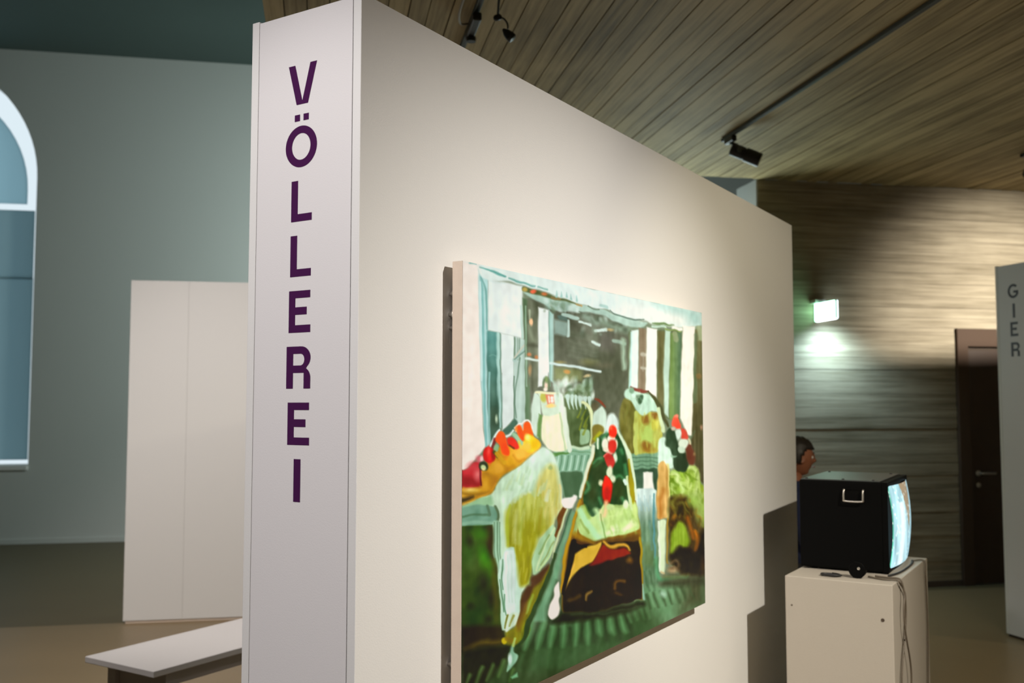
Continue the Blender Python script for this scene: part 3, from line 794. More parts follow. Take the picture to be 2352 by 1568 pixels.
    poly([(630,260),(700,160),(760,100),(880,40),(1030,0),(1200,300),(1200,400),(1040,560),(960,760),(935,1060),(900,1140),(800,1160),(745,760),(640,660)], (172,176,92), soft=6, streak=12, col2=(136,132,12), g0=(880,200), g1=(880,850))
    stroke([(690,180),(650,420),(660,660)], [20,44,30], (160,170,60), op=.8); stroke([(760,250),(750,640)], 50, (182,186,120), op=.8, soft=4); stroke([(860,120),(800,640)], 40, (164,178,100), op=.7, soft=5)
    stroke([(1070,230),(1040,480)], 34, (150,140,40), op=.7, soft=4); stroke([(1150,100),(1150,400)], 60, (190,188,124), op=.5, soft=6); stroke([(930,440),(880,900)], 110, (140,136,14), op=.7, soft=9); stroke([(850,700),(840,1050)], 60, (150,146,40), op=.6, soft=6)
    stroke([(1295,-60),(1310,100),(1316,210)], 18, (208,196,140))
    FACE = [(640,300),(760,120),(1030,10),(1290,0),(1290,220),(1200,380),(1050,540),(950,780),(925,1050),(800,1120),(750,760),(650,640)]
    grain(FACE, 70, [(196,192,128),(156,158,60),(180,182,96),(140,138,24),(206,206,150),(128,128,20)], 190, (10,34), 96, 8, .4, 3)
    grain([(1020,-100),(1180,-120),(1290,0),(1300,210),(1200,380),(1060,300)], 26, [(206,196,134),(170,176,112),(190,170,92)], 200, (10,30), 92, 6, .5, 4)
    cur[0] = T3
    for q_ in range(46):
        rr = random.Random(q_); x_ = rr.uniform(560,1180); y_ = rr.uniform(1000,1500)
        if y_ > 1780 - x_ * 0.72: stroke([(x_+20,y_-50),(x_-14,y_+60)], [8,rr.uniform(14,38)], rr.choice([(206,220,204),(160,186,150),(196,214,190),(180,196,150)]), op=.6, soft=3)
    poly([(850,1090),(950,1000),(1080,880),(1190,960),(1260,1100),(1100,1080),(980,1180)], (200,216,200), soft=6, op=.8, mott=8)
    dab(1180,1150,30,24,(140,160,110), op=.7)
    # left wrapped block
    cur[0] = T5
    poly([(100,190),(300,110),(470,60),(500,190),(110,230)], (150,184,146), soft=4)
    poly([(95,200),(280,185),(430,185),(530,210),(560,350),(480,430),(95,445)], (122,158,136), mott=8)
    stroke([(110,320),(260,290),(430,300)], [30,22,34], (88,120,92)); stroke([(420,190),(440,300)], 30, (92,118,92)); stroke([(510,200),(550,300),(540,380)], 30, (92,112,82)); stroke([(120,410),(300,380),(460,400)], 40, (138,172,148), op=.8)
    poly([(480,370),(560,360),(585,760),(560,1010),(520,920),(480,760)], (160,192,164), streak=8); 
    for x_ in (500,540,566): stroke([(x_,390),(x_-6,700),(x_+22,940)], 9, (92,122,92), wob=.5)
    poly([(90,440),(480,420),(482,780),(520,930),(560,1100),(580,1600),(850,840,T7),(880,1000,T7),(270,1200,T7)], (46,66,16), mott=7, streak=4, wob=.55)
    poly([(380,440),(480,430),(480,780),(540,1010),(500,1000),(440,850)], (52,40,18), soft=5)
    dab(390,850,60,150,(58,118,18), soft=9, ang=-20); dab(330,530,90,80,(64,108,26), soft=10, op=.9); dab(180,760,70,140,(46,80,24), soft=10, op=.7); dab(410,1000,70,130,(56,88,12), soft=10, op=.7)
    dab(200,620,34,60,(34,38,14), soft=6); dab(370,1120,56,120,(36,40,22), soft=8); dab(490,1080,20,160,(78,78,10), soft=6); dab(520,1340,30,200,(72,66,12), soft=6, op=.8); dab(460,1300,30,90,(36,34,14), soft=6)
    cur[0] = T7
    dab(410,590,50,50,(34,38,16), soft=6); dab(640,740,60,56,(32,36,14), soft=7); dab(470,700,120,110,(40,68,28), soft=10, op=.8)
    poly([(285,850),(560,820),(830,830),(885,1000),(830,1090),(480,1140),(285,1210)], (38,31,12), soft=7)
    stroke([(330,1160),(420,1120),(520,1070),(700,1050),(830,1040)], [50,60,60,80,60], (86,74,10), soft=6, op=.9)
    poly([(280,1190),(480,1120),(960,1075),(900,1280),(760,1420),(600,1600),(280,1900)], (23,25,10), soft=8)
    for a_, b_ in (((400,1490),(340,1620)),((570,1390),(470,1620)),((715,1360),(620,1560)),((870,1290),(780,1500)),((990,1400),(930,1560))): stroke([a_, b_], [50,26], (92,124,70), soft=4, op=.75)
    # olive glaze running down on the right, brown seam
    poly([(880,900),(1010,860),(1080,620),(1110,430),(1240,280),(1400,150),(1490,0),(1500,80),(1410,340),(1300,560),(1210,760),(1185,950),(1020,1080),(900,1085)], (122,118,12), soft=4, streak=8)
    poly([(1170,280),(1230,290),(1225,160),(1330,120),(1480,-20),(1470,60),(1380,210),(1260,330),(1170,520),(1110,640),(1060,820),(1040,840),(1090,480),(1110,400)], (78,52,30), soft=4)
    stroke([(1160,560),(1090,720),(1060,860)], [70,90,60], (112,84,34), soft=6, op=.8)
    stroke([(1255,400),(1190,560),(1170,650)], [20,46,16], (150,168,84), soft=3); dab(1320,500,22,44,(130,160,100)); stroke([(1180,860),(1080,1030)], [60,40], (110,128,20), op=.8, soft=5)
    dab(865,1030,42,44,(184,168,12)); stroke([(900,1000),(1000,1030)], 60, (130,110,14), op=.8)
    grain([(1060,1000,T7),(1180,950,T7),(1300,560,T7),(1420,300,T7),(1300,420,T7),(1150,640,T7)], 22, [(150,150,30),(96,96,8),(130,150,50)], 120, (8,26), 112, 10, .5, 5)
    # leaf
    cur[0] = T5
    poly([(1100,520),(1210,400),(1245,520),(1225,660),(1180,800),(1090,920),(1030,990),(965,1015),(948,860),(1000,690)], (166,196,156), streak=6)
    stroke([(1220,460),(1080,700),(1010,960)], 22, (196,212,170)); stroke([(1160,540),(1040,760)], 20, (134,160,104)); stroke([(1220,620),(1110,800),(1060,900)], 18, (138,156,100)); stroke([(1240,650),(1180,770),(1040,960)], 14, (190,206,150))
    stroke([(1345,225),(1300,330),(1285,430),(1250,540)], [60,84,40,50], (88,52,12), mott=10)
    stroke([(1380,240),(1250,600),(1210,800)], [24,30,20], (190,200,160))
    stroke([(1432,215),(1395,340),(1320,560),(1240,760)], [12,24,20,26], (58,88,64)); stroke([(1240,760),(1190,960),(1110,1150),(1040,1310),(950,1500),(1190,800,T7),(1160,960,T7),(1000,1110,T7)], [36,60,64,64,64,60,60,20], (48,68,36), wob=1.8)
    poly([(1440,250),(1480,270),(1345,670),(1300,900),(1265,1060),(1180,1300),(1130,1568),(960,1568),(1080,1300),(1200,1010),(1290,680)], (112,152,118), soft=4, streak=6)
    poly([(1310,110),(1370,85),(1440,80),(1460,40),(1515,60),(1450,220),(1400,230),(1330,215)], (228,226,216))
    # white wrapper strip
    cur[0] = T5
    poly([(548,850),(600,790),(640,700),(745,680),(742,1000),(780,1150),(822,1240),(800,1450),(760,1600),(690,1640),(600,1700),(572,1400),(556,1100)], (192,216,198), streak=8)
    poly([(620,730),(735,720),(738,1000),(760,1160),(740,1500),(690,1640),(640,1500),(610,1100)], (212,226,217), streak=6)
    for a_, b_, c_ in (((600,830),(590,1000),(604,1200)),((575,1080),(590,1300),(610,1460)),((620,1260),(610,1400),(640,1500))): stroke([a_, b_, c_], [8,12,6], (58,104,66), wob=.6)
    for x_ in (660,700,740): stroke([(x_,780),(x_+6,1100),(x_+14,1350)], 8, (184,206,190), op=.8)
    cur[0] = T7
    poly([(820,640),(880,700),(860,860),(842,900),(822,760)], (186,212,192)); poly([(905,700),(990,640),(1060,640),(1030,820),(960,850),(900,920),(880,900)], (196,214,190), streak=9)
    stroke([(910,690),(880,860)], [24,14], (96,96,14)); stroke([(990,690),(940,830)], [30,14], (128,124,40), op=.8)
    poly([(1020,985),(1000,1080),(985,1180),(1060,1210),(1040,1290),(960,1380),(882,1452),(920,1290),(960,1120)], (146,186,158), streak=9); dab(940,1270,26,70,(206,224,212)); stroke([(1015,990),(990,1090)], 26, (170,190,110)); poly([(950,1510),(1040,1440),(1040,1500),(970,1530)], (120,172,130))
    # fruit topping
    cur[0] = T3
    poly([(90,1360),(330,1330),(330,1180),(450,1060),(520,900),(700,880),(850,840),(900,740),(1000,790),(1070,860),(1000,960),(930,990),(830,1100),(640,1210),(530,1320),(490,1440),(300,1530),(90,1600)], (198,150,48), mott=16, soft=3)
    for a_ in ((470,1130,70,90,(206,160,62)),(560,1150,70,90,(210,162,70)),(400,1330,80,90,(196,150,52)),(480,1300,50,60,(168,120,20)),(720,960,80,70,(216,168,60)),(820,980,90,70,(224,172,74)),(680,1080,90,60,(206,158,40)),(260,1420,60,40,(206,176,90)),(190,1410,40,26,(222,204,130))):
        dab(*a_[:4], a_[4], soft=6, op=.8)
    stroke([(100,1440),(250,1480),(450,1440)], [60,40,30], (126,92,16), op=.8, soft=5); stroke([(90,1540),(240,1500)], [70,30], (52,42,14), soft=4); stroke([(330,1250),(400,1200),(470,1260)], 30, (150,108,20), op=.7, soft=5); stroke([(600,1080),(660,1160),(740,1130)], 26, (164,114,20), op=.7, soft=5); stroke([(740,1000),(800,1070),(860,1040)], 20, (176,116,26), op=.7, soft=4)
    stroke([(310,1510),(480,1420),(520,1330)], 20, (190,140,50), op=.7)
    poly([(95,1175),(190,1150),(250,1080),(330,1070),(350,1160),(335,1360),(250,1385),(95,1370)], (176,46,52), mott=8)
    poly([(95,1240),(200,1250),(335,1290),(325,1375),(95,1375)], (122,18,22), soft=7, op=.85); dab(300,1230,34,60,(216,140,134), soft=7, op=.85); dab(250,1130,70,50,(190,74,78), soft=7, op=.8); stroke([(330,1160),(338,1350)], 12, (70,10,14))
    stroke([(105,1170),(105,1380)], 16, (90,10,12))
    dab(320,1040,50,44,(196,112,116), soft=4); dab(345,1035,22,34,(226,190,186))
    dab(435,990,72,96,(184,24,20), ang=-20); dab(430,950,18,44,(232,96,84), soft=4); dab(445,1040,16,40,(226,60,50), soft=4); dab(490,990,24,60,(130,20,16), op=.7)
    dab(372,1125,60,60,(48,58,36)); dab(372,1142,34,34,(186,200,150)); dab(372,1165,16,16,(224,206,150))
    stroke([(445,890),(490,780),(560,695)], [16,30,24], (222,232,226)); stroke([(480,900),(500,800)], 40, (112,30,30), op=.8)
    dab(520,915,30,50,(140,172,132)); stroke([(500,960),(540,1010)], 40, (72,76,30)); stroke([(530,980),(620,1080)], 50, (192,150,40), op=.9)
    poly([(495,810),(560,705),(625,720),(652,790),(660,880),(692,980),(670,1010),(600,990),(565,880)], (244,90,22), mott=4); dab(640,900,30,90,(224,62,14), op=.5, soft=6)
    poly([(660,790),(725,765),(800,860),(805,920),(745,925),(700,890),(670,880)], (204,52,38)); stroke([(690,880),(740,910)], 20, (70,50,24), op=.8)
    stroke([(660,770),(700,745),(730,690)], 26, (216,224,214)); stroke([(735,735),(790,790),(840,860)], [40,60,40], (150,184,150)); stroke([(800,830),(830,900)], 30, (206,190,80), op=.8)
    stroke([(750,660),(810,612),(845,625),(880,570),(930,575),(965,660)], 24, (228,226,218))
    poly([(755,660),(805,622),(840,650),(860,720),(865,610),(905,585),(945,610),(965,690),(985,780),(900,780),(855,840),(800,770)], (246,92,26), mott=3)
    dab(770,670,24,34,(236,140,70), op=.8); stroke([(800,660),(850,800)], 26, (228,60,18), op=.5, soft=4)
    poly([(880,750),(960,735),(1065,860),(1000,940),(900,960),(850,880)], (242,188,48), soft=3, mott=8); dab(905,780,30,36,(238,220,130), soft=4); dab(990,850,40,50,(248,176,28), soft=4); dab(900,890,50,50,(232,182,78), soft=4)
    # --- front middle cake
    cur[0] = B2
    poly([(995,325),(1060,60),(1080,0),(1290,-20),(1330,120),(1375,350),(1405,560),(1420,1010),(1360,1000),(1100,1095),(865,1095),(855,960),(880,740),(930,560)], (124,92,26), mott=8)
    poly([(870,930),(945,640),(1000,330),(975,470),(960,600),(880,960)], (196,152,54))
    stroke([(990,330),(940,500),(880,740),(858,960)], [12,18,22,14], (176,138,34)); stroke([(1000,380),(950,560)], 30, (160,190,130), op=.8)
    poly([(960,470),(1010,370),(1060,420),(1130,300),(1340,300),(1385,380),(1398,530),(1330,560),(1200,585),(1140,600),(1060,610),(985,560)], (178,202,134), mott=8)
    cur[0] = T4
    poly([(215,850),(270,740),(370,715),(460,715),(545,830),(580,1000),(605,1250),(612,1568),(600,160,T6),(480,170,T6),(300,150,T6),(235,260,T6),(180,325,T6),(120,300,T6),(55,150,T6),(65,0,T6),(60,1500),(125,1250),(185,1080),(200,950)], (34,66,34), mott=10)
    dab(240,1180,90,150,(44,58,26), soft=8, op=.8); dab(490,1080,60,200,(24,70,34), soft=8, op=.8); dab(490,1400,80,150,(46,62,24), soft=8, op=.9); dab(170,1450,60,120,(48,58,24), soft=8, op=.8)
    for p_ in ([(190,1080),(230,1020),(280,1030)],[(560,1100),(575,1180),(590,1240)],[(100,1300),(140,1380),(90,1440)],[(440,1250),(500,1225),(550,1270)],[(520,1500),(545,1560)],[(270,1560),(255,1500)],[(230,800),(245,880)],[(300,780),(350,720)],[(520,930),(530,960)]):
        stroke(p_, 30, (88,150,102), op=.75, soft=4)
    stroke([(340,1050),(280,1060),(200,1130)], 20, (60,110,60), op=.6, soft=4)
    stroke([(190,890),(150,1050),(85,1250),(25,1480)], [36,44,40,36], (214,218,192)); stroke([(240,800),(240,900)], 26, (204,216,190))
    stroke([(482,690),(550,840),(615,980),(655,1180),(690,1520)], [22,34,50,40,24], (202,216,188)); stroke([(610,1040),(625,1250),(650,1440),(660,1568)], [14,30,44,26], (146,136,12))
    stroke([(590,1250),(610,1450),(620,1568),(640,220,T6)], [26,34,40,30], (200,214,170)); stroke([(560,1290),(580,1330)], 44, (206,226,208))
    dab(330,850,44,76,(222,222,200)); dab(400,790,40,46,(226,222,200)); dab(450,860,26,60,(218,204,180)); dab(340,920,40,34,(220,210,188)); dab(440,1020,28,60,(206,220,196)); dab(380,960,36,30,(224,196,176))
    dab(418,700,46,76,(232,52,22)); dab(400,660,16,24,(246,110,80), op=.7); dab(412,885,46,82,(190,54,42)); poly([(305,990),(370,960),(420,1010),(445,1090),(410,1170),(340,1120)], (184,60,52)); stroke([(310,1010),(350,970)], 18, (216,120,108)); dab(370,1020,34,50,(152,38,34), op=.6, soft=5)
    dab(380,1190,40,70,(214,220,188)); dab(415,1270,28,50,(206,214,184)); dab(270,1310,24,36,(210,204,170))
    poly([(325,1215),(385,1270),(412,1340),(390,1500),(380,1568),(375,120,T6),(330,180,T6),(305,100,T6),(300,1500),(280,1340)], (212,42,16)); poly([(300,1420),(395,1420),(375,120,T6),(330,180,T6),(305,100,T6)], (164,34,18), soft=6, op=.85); dab(345,1400,24,30,(120,26,16), op=.6, soft=5)
    # cream lobes
    cur[0] = B2
    for p_, w_, c_ in (([(985,400),(1020,470),(1075,545),(1125,585)],44,(178,218,172)),([(1015,380),(1050,450)],26,(150,178,96)),([(1095,400),(1140,480),(1155,590)],30,(186,214,160)),([(1125,400),(1140,470)],18,(222,208,160)),([(1170,350),(1160,440)],26,(226,196,150)),([(1210,400),(1190,470),(1220,540)],50,(196,216,146)),([(1290,400),(1240,460),(1290,520)],40,(188,212,140)),([(1360,370),(1370,450),(1340,520)],36,(196,214,140)),([(1180,560),(1215,530)],36,(226,232,190)),([(1235,560),(1245,510)],26,(222,232,196)),([(1300,530),(1345,490)],40,(224,232,190))):
        stroke(p_, w_, c_, soft=4, wob=1.4, op=.9)
    dab(1300,365,20,30,(214,224,190)); dab(1200,380,30,20,(190,210,150)); stroke([(1130,430),(1165,600)], 8, (120,150,80), op=.8); stroke([(990,470),(1050,560)], 14, (140,160,84), op=.7)
    for q_ in range(22):
        rr = random.Random(q_+90); x_ = rr.uniform(1170,1370); y_ = rr.uniform(370,560)
        stroke([(x_,y_),(x_+rr.uniform(-20,20),y_+rr.uniform(20,50))], [6,14], rr.choice([(214,226,170),(150,180,96),(170,196,118)]), op=.55, soft=3)
    poly([(940,590),(1060,612),(1150,605),(1390,565),(1400,660),(930,690)], (84,58,16), soft=6)
    stroke([(950,570),(1010,600),(1080,620)], [40,36,16], (150,118,28), soft=4, op=.8)
    poly([(925,625),(1000,640),(1395,605),(1412,1000),(1350,1012),(1100,1092),(872,1092),(866,960)], (26,19,8), mott=3)
    poly([(965,690),(1040,650),(1135,615),(1118,700),(1075,755),(990,800),(930,870),(888,955),(905,860),(945,710)], (206,172,72), soft=2.5); stroke([(940,770),(888,950)], [24,8], (222,180,84), op=.8)
    stroke([(945,625),(935,720),(905,840),(872,970)], [38,34,30,22], (18,13,7)); stroke([(940,640),(1030,655)], [26,12], (18,13,7))
    poly([(1140,630),(1180,660),(1215,668),(1290,650),(1340,695),(1240,730),(1120,775),(1040,790),(1085,745),(1115,700)], (126,34,8), soft=3)
    stroke([(1150,622),(1180,645),(1215,655),(1260,632),(1310,640),(1325,670)], [18,22,26,20,22,14], (190,150,62), soft=2.5)
    poly([(880,950),(960,830),(1050,785),(1240,730),(1330,700),(1340,760),(1340,980),(900,1020)], (28,20,9), soft=4)
    dab(1325,740,22,18,(132,94,36), soft=5, op=.8)
    stroke([(1225,930),(1222,895),(1250,875),(1290,885)], 16, (134,98,44), soft=4, op=.8); stroke([(1230,960),(1270,970)], 14, (104,78,36), soft=4, op=.7); stroke([(1025,1010),(1028,970),(1065,945)], [10,18,10], (164,136,76), soft=3, op=.9); stroke([(920,1010),(985,985)], 18, (96,74,30), soft=4, op=.7)
    stroke([(1400,590),(1408,750),(1415,900)], [14,12,8], (152,132,22)); stroke([(1415,900),(1425,1000)], [8,16], (146,184,166)); stroke([(1360,1015),(1425,1005)], 8, (150,170,130), op=.8)
    poly([(865,1090),(1100,1085),(1420,1010),(1440,1040),(1250,1110),(1000,1150),(800,1180),(780,1160)], (30,34,16), soft=6)
    stroke([(930,1110),(1200,1095),(1400,1045)], 12, (62,78,52), op=.7, soft=3)
    # white sauce in front
    cur[0] = T5
    poly([(1240,1060),(1300,1250),(1300,1500),(1190,1600),(1110,1540),(1130,1380),(1200,1240)], (40,58,34), soft=6, op=.8)
    poly([(1275,1075),(1290,1250),(1268,1310),(1296,1400),(1275,1500),(1195,1558),(1135,1490),(1160,1370),(1222,1265),(1215,1160)], (233,223,213), wob=.7)
    # --- right-hand cake
    cur[0] = T4
    poly([(965,800),(1040,760),(1110,860),(1190,1000),(1140,1150),(1080,1160),(955,1110),(958,950)], (200,220,204), streak=8, mott=7)
    poly([(955,1080),(1020,1050),(1085,1120),(1085,1568),(1080,330,T6),(940,335,T6),(932,0,T6),(935,1500)], (192,158,98), streak=10, mott=9)
    stroke([(1020,1400),(980,1568),(985,300,T6)], [30,60,40], (160,104,44), op=.7, soft=5); stroke([(1082,1100),(1085,1568),(1065,330,T6)], 22, (206,196,130))
    poly([(1095,1180),(1180,1160),(1300,1180),(1340,1110),(1420,1110),(1470,1330),(1505,1340),(1510,1568),(1510,460,T6),(1300,200,T6),(1090,60,T6)], (128,152,62), mott=12, streak=6)
    for p_, w_, c_ in (([(1330,1140),(1390,1130),(1430,1220),(1420,1360),(1390,1480)],56,(186,202,138)),([(1130,1190),(1190,1200),(1180,1290),(1130,1360)],46,(176,200,128)),([(1240,1210),(1270,1300),(1220,1390)],40,(150,180,76)),([(1180,1280),(1240,1340),(1260,1440)],50,(186,206,140)),([(1300,1300),(1330,1400),(1300,1500)],50,(176,196,116)),([(1430,1340),(1460,1420),(1420,1560)],40,(160,180,96)),([(1110,1390),(1180,1440),(1230,1430)],30,(170,190,120)),([(1480,1360),(1490,1500)],30,(140,150,50))):
        stroke(p_, w_, c_, soft=4, op=.9)
    for p_ in ([(1290,1210),(1360,1260),(1350,1320)],[(1130,1300),(1180,1340)],[(1270,1440),(1290,1500)],[(1400,1500),(1440,1568)],[(1200,1430),(1230,1520)]): stroke(p_, 24, (84,112,20), soft=4, op=.7)
    grain([(1110,1190),(1300,1190),(1400,1120),(1460,1320),(1500,1400),(1500,300,T6),(1300,180,T6),(1100,40,T6)], 70, [(196,210,146),(104,132,36),(160,186,86),(84,108,24),(176,196,120),(214,222,170)], 80, (8,28), 60, 60, .6, 9)
    poly([(1055,690),(1120,650),(1180,730),(1205,860),(1215,980),(1290,940),(1330,1110),(1290,1190),(1210,1190),(1140,1140),(1140,1000),(1080,890),(1050,880)], (48,68,46), mott=8)
    poly([(1180,1000),(1280,950),(1320,1090),(1290,1190),(1210,1180),(1150,1120)], (38,54,34), soft=5); stroke([(1130,1000),(1180,1000)], [30,10], (150,180,156), op=.8)
    poly([(1290,870),(1350,830),(1405,1000),(1400,1110),(1330,1110),(1290,980)], (98,56,40), soft=3)
    poly([(1130,570),(1170,495),(1215,560),(1245,660),(1200,690),(1165,640),(1130,640)], (228,88,66)); dab(1180,520,24,20,(236,140,120), op=.8)
    poly([(1235,660),(1290,680),(1335,790),(1260,835),(1225,750)], (188,78,62)); dab(1205,740,36,66,(206,218,206)); dab(1265,850,56,60,(206,216,198)); dab(1240,920,40,40,(190,206,186)); dab(1150,670,30,24,(214,190,176), op=.7); stroke([(1330,800),(1340,850)], 24, (196,190,160))
    stroke([(1400,700),(1360,760)], 20, (92,110,86), op=.6); dab(1480,660,14,30,(190,150,130), op=.7); dab(1390,980,14,22,(150,130,90), op=.7)
    cur[0] = T6
    poly([(1080,80),(1180,40),(1320,60),(1420,200),(1510,430),(1510,1000),(1240,1010),(1080,820),(1075,350)], (58,44,16), mott=10, soft=5)
    for p_ in ([(1130,160),(1160,60),(1250,60)],[(1200,160),(1260,150),(1300,260)],[(1360,130),(1440,280)],[(1420,260),(1500,400)],[(1110,140),(1150,220)]): stroke(p_, 40, (124,124,56), soft=5, op=.7)
    poly([(1290,20),(1500,20),(1510,420),(1440,400),(1380,220)], (126,146,76), soft=8, op=.7, mott=12); dab(1360,130,60,70,(150,180,90), op=.6, soft=6)
    grain([(1090,90),(1310,60),(1420,210),(1500,440),(1400,480),(1300,330),(1180,340),(1090,360)], 50, [(120,112,46),(36,28,8),(92,70,22),(140,110,40),(60,48,14)], 90, (10,28), 70, 40, .6, 10)
    poly([(1180,370),(1250,370),(1300,480),(1335,600),(1290,690),(1210,640),(1130,750),(1092,740),(1105,500)], (124,148,46), soft=4, streak=8, mott=8)
    stroke([(1150,300),(1110,400)], 30, (160,110,30), op=.8, soft=4); stroke([(1300,320),(1340,430),(1370,560)], 34, (150,92,28), soft=4, op=.9); stroke([(1390,480),(1435,560),(1400,700)], [30,46,24], (178,108,26), soft=4)
    dab(1215,230,40,50,(40,34,12), soft=5); dab(1120,380,40,40,(46,34,10), soft=5, op=.8)
    poly([(1085,790),(1200,645),(1300,690),(1400,730),(1450,500),(1510,450),(1510,1000),(1250,1000),(1100,830)], (28,24,12), soft=6, op=.95)
    dab(1480,880,24,70,(84,60,16), soft=6, op=.7); dab(1120,940,60,44,(168,146,112), soft=4, op=.9); stroke([(1080,870),(1150,820),(1210,850),(1180,920)], 20, (122,100,72), soft=4, op=.8); dab(1120,915,30,16,(96,76,52), soft=4, op=.8)
    poly([(960,335),(1045,345),(1035,700),(1028,985),(985,985),(958,920)], (204,218,186), streak=7)
    stroke([(960,360),(970,960)], 14, (220,232,214)); stroke([(1064,340),(1056,860)], [22,16], (150,122,50)); stroke([(985,970),(1020,985)], 24, (190,170,130), op=.8)
    stroke([(925,800),(935,1000),(970,1070),(1090,1045),(1290,1020)], [24,40,54,24,12], (92,146,108), soft=4); stroke([(1020,1030),(1150,1040),(1300,1000)], 26, (104,104,62), op=.7, soft=5)
    poly([(1000,1070),(1200,1060),(1500,1010),(1510,1110),(1150,1130),(960,1130)], (44,48,28), soft=8, op=.85)
paint_art()
ART += (NF_ * 1.6)[..., None] + (NVs * 0.5)[..., None]
LUM = ART.mean(2, keepdims=True)
ART = LUM + (ART - LUM) * 1.16
ART = 122 + (ART - 122) * 1.10 + 2
A01 = np.clip(ART, 4, 250) / 255.0
LIN = np.where(A01 <= 0.04045, A01 / 12.92, ((A01 + 0.055) / 1.055) ** 2.4)
WREF = np.array(lin((229, 220, 210)))
ALB = np.clip(LIN / WREF * 0.80, 0.004, 0.92)

painting = empty('painting', sn(0, 0), PI/2 - PHI, 'large oil painting of cake slices in a display case hung on the white partition', 'painting')
def grid_mesh(name, co, nx, ny, colors, attr):
    me = bpy.data.meshes.new(name)
    idx = np.arange(nx * ny).reshape(ny, nx)
    q = np.stack([idx[:-1, :-1], idx[1:, :-1], idx[1:, 1:], idx[:-1, 1:]], -1).reshape(-1, 4)
    me.vertices.add(nx * ny); me.vertices.foreach_set('co', co.astype(np.float32).ravel())
    me.loops.add(q.size); me.loops.foreach_set('vertex_index', q.astype(np.int32).ravel())
    me.polygons.add(len(q)); me.polygons.foreach_set('loop_start', (np.arange(len(q)) * 4).astype(np.int32))
    me.polygons.foreach_set('loop_total', np.full(len(q), 4, np.int32))
    me.polygons.foreach_set('use_smooth', np.ones(len(q), bool))
    me.update(calc_edges=True)
    ca = me.color_attributes.new(attr, 'FLOAT_COLOR', 'POINT')
    ca.data.foreach_set('color', np.concatenate([colors.reshape(-1, 3), np.ones((nx * ny, 1))], 1).astype(np.float32).ravel())
    return me
co = np.stack([UU, np.full_like(UU, -NF), VV], -1).reshape(-1, 3)
cm = grid_mesh('canvas', co, GW, GH, ALB, 'paint')
cm.materials.append(vcol_mat('oil_paint', 'paint', rough=0.5, bump=0.1))
cv = bpy.data.objects.new('canvas', cm); COL.objects.link(cv); cv.parent = painting
e = 0.0006
b = MB().box(S0, S0 + 0.035, -NF + e, -NB, Z0, Z1).box(S1 - 0.035, S1, -NF + e, -NB, Z0, Z1).box(S0 + 0.035, S1 - 0.035, -NF + e, -NB, Z0, Z0 + 0.035).box(S0 + 0.035, S1 - 0.035, -NF + e, -NB, Z1 - 0.035, Z1)
b.build('stretcher', M['canvasside'], painting)
MB().box(S0 + 0.03, S1 - 0.03, -NF + 0.002, -NF + 0.005, Z0 + 0.03, Z1 - 0.03).build('canvas_back', M['canvasside'], painting)
for zz, rr_ in ((1.868, 0.010), (1.818, 0.013), (1.785, 0.008), (0.985, 0.009)):
    MB().lathe([(rr_, 0), (rr_, 0.006), (rr_ * 0.6, 0.012), (rr_ * 0.5, 0.0195)], 14, Matrix.Translation((S0 + 0.016, -NB, zz)) @ Matrix.Rotation(R(-90), 4, 'X')).build('hook', M['chrome'], painting, smooth=True)
for sx_ in (S0 + 0.3, S1 - 0.3):
    MB().box(sx_, sx_ + 0.05, -NB, -0.0005, Z1 - 0.06, Z1 - 0.03).build('hook', M['chrome'], painting)

# ------------------------------------------------------------------ plinth, television and its cables
PZ = 0.91
pl = empty('plinth', sn(2.77, 0.407), PI/2 - PHI, 'white box plinth beside the partition carrying the black television', 'plinth')
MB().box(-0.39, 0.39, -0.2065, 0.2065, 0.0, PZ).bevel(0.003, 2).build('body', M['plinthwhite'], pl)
MB().lathe([(0.007, 0), (0.006, 0.002)], 12, Matrix.Translation((-0.39, -0.168, PZ - 0.135)) @ Matrix.Rotation(R(-90), 4, 'Y')).build('screw_hole', M['seam'], pl)
MB().lathe([(0.004, 0), (0.003, 0.0015)], 10, Matrix.Translation((-0.39, 0.180, PZ - 0.115)) @ Matrix.Rotation(R(-90), 4, 'Y')).build('screw_hole', M['cable'], pl)

tv = empty('television', sn(2.868, 0.372, PZ), PI/2 - PHI + R(2), 'black boxy tube television with glowing curved screen on the white plinth', 'television')
TW, TD, TH_ = 0.53, 0.355, 0.375
b = MB().box(-TW/2, TW/2, -TD/2 + 0.02, TD/2, 0.008, TH_ - 0.004).bevel(0.007, 3)
b.build('cabinet', M['blackmatte'], tv)
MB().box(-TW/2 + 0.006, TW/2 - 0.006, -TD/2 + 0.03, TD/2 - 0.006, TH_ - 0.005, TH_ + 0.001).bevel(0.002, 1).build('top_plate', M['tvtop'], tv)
for fx in (-1, 1):
    for fy in (-1, 1):
        MB().lathe([(0.014, 0), (0.016, 0.009)], 14, Matrix.Translation((fx * 0.22, fy * 0.13, 0))).build('foot', M['black'], tv)
for sx_, sy_ in ((-TW/2 + 0.02, 0.15), (-TW/2 + 0.02, 0.0), (-TW/2 + 0.02, -0.12), (0.2, 0.15), (0.2, -0.12)):
    MB().lathe([(0.006, 0), (0.005, 0.004)], 10, Matrix.Translation((sx_, sy_, TH_ + 0.001))).build('screw', M['black'], tv)
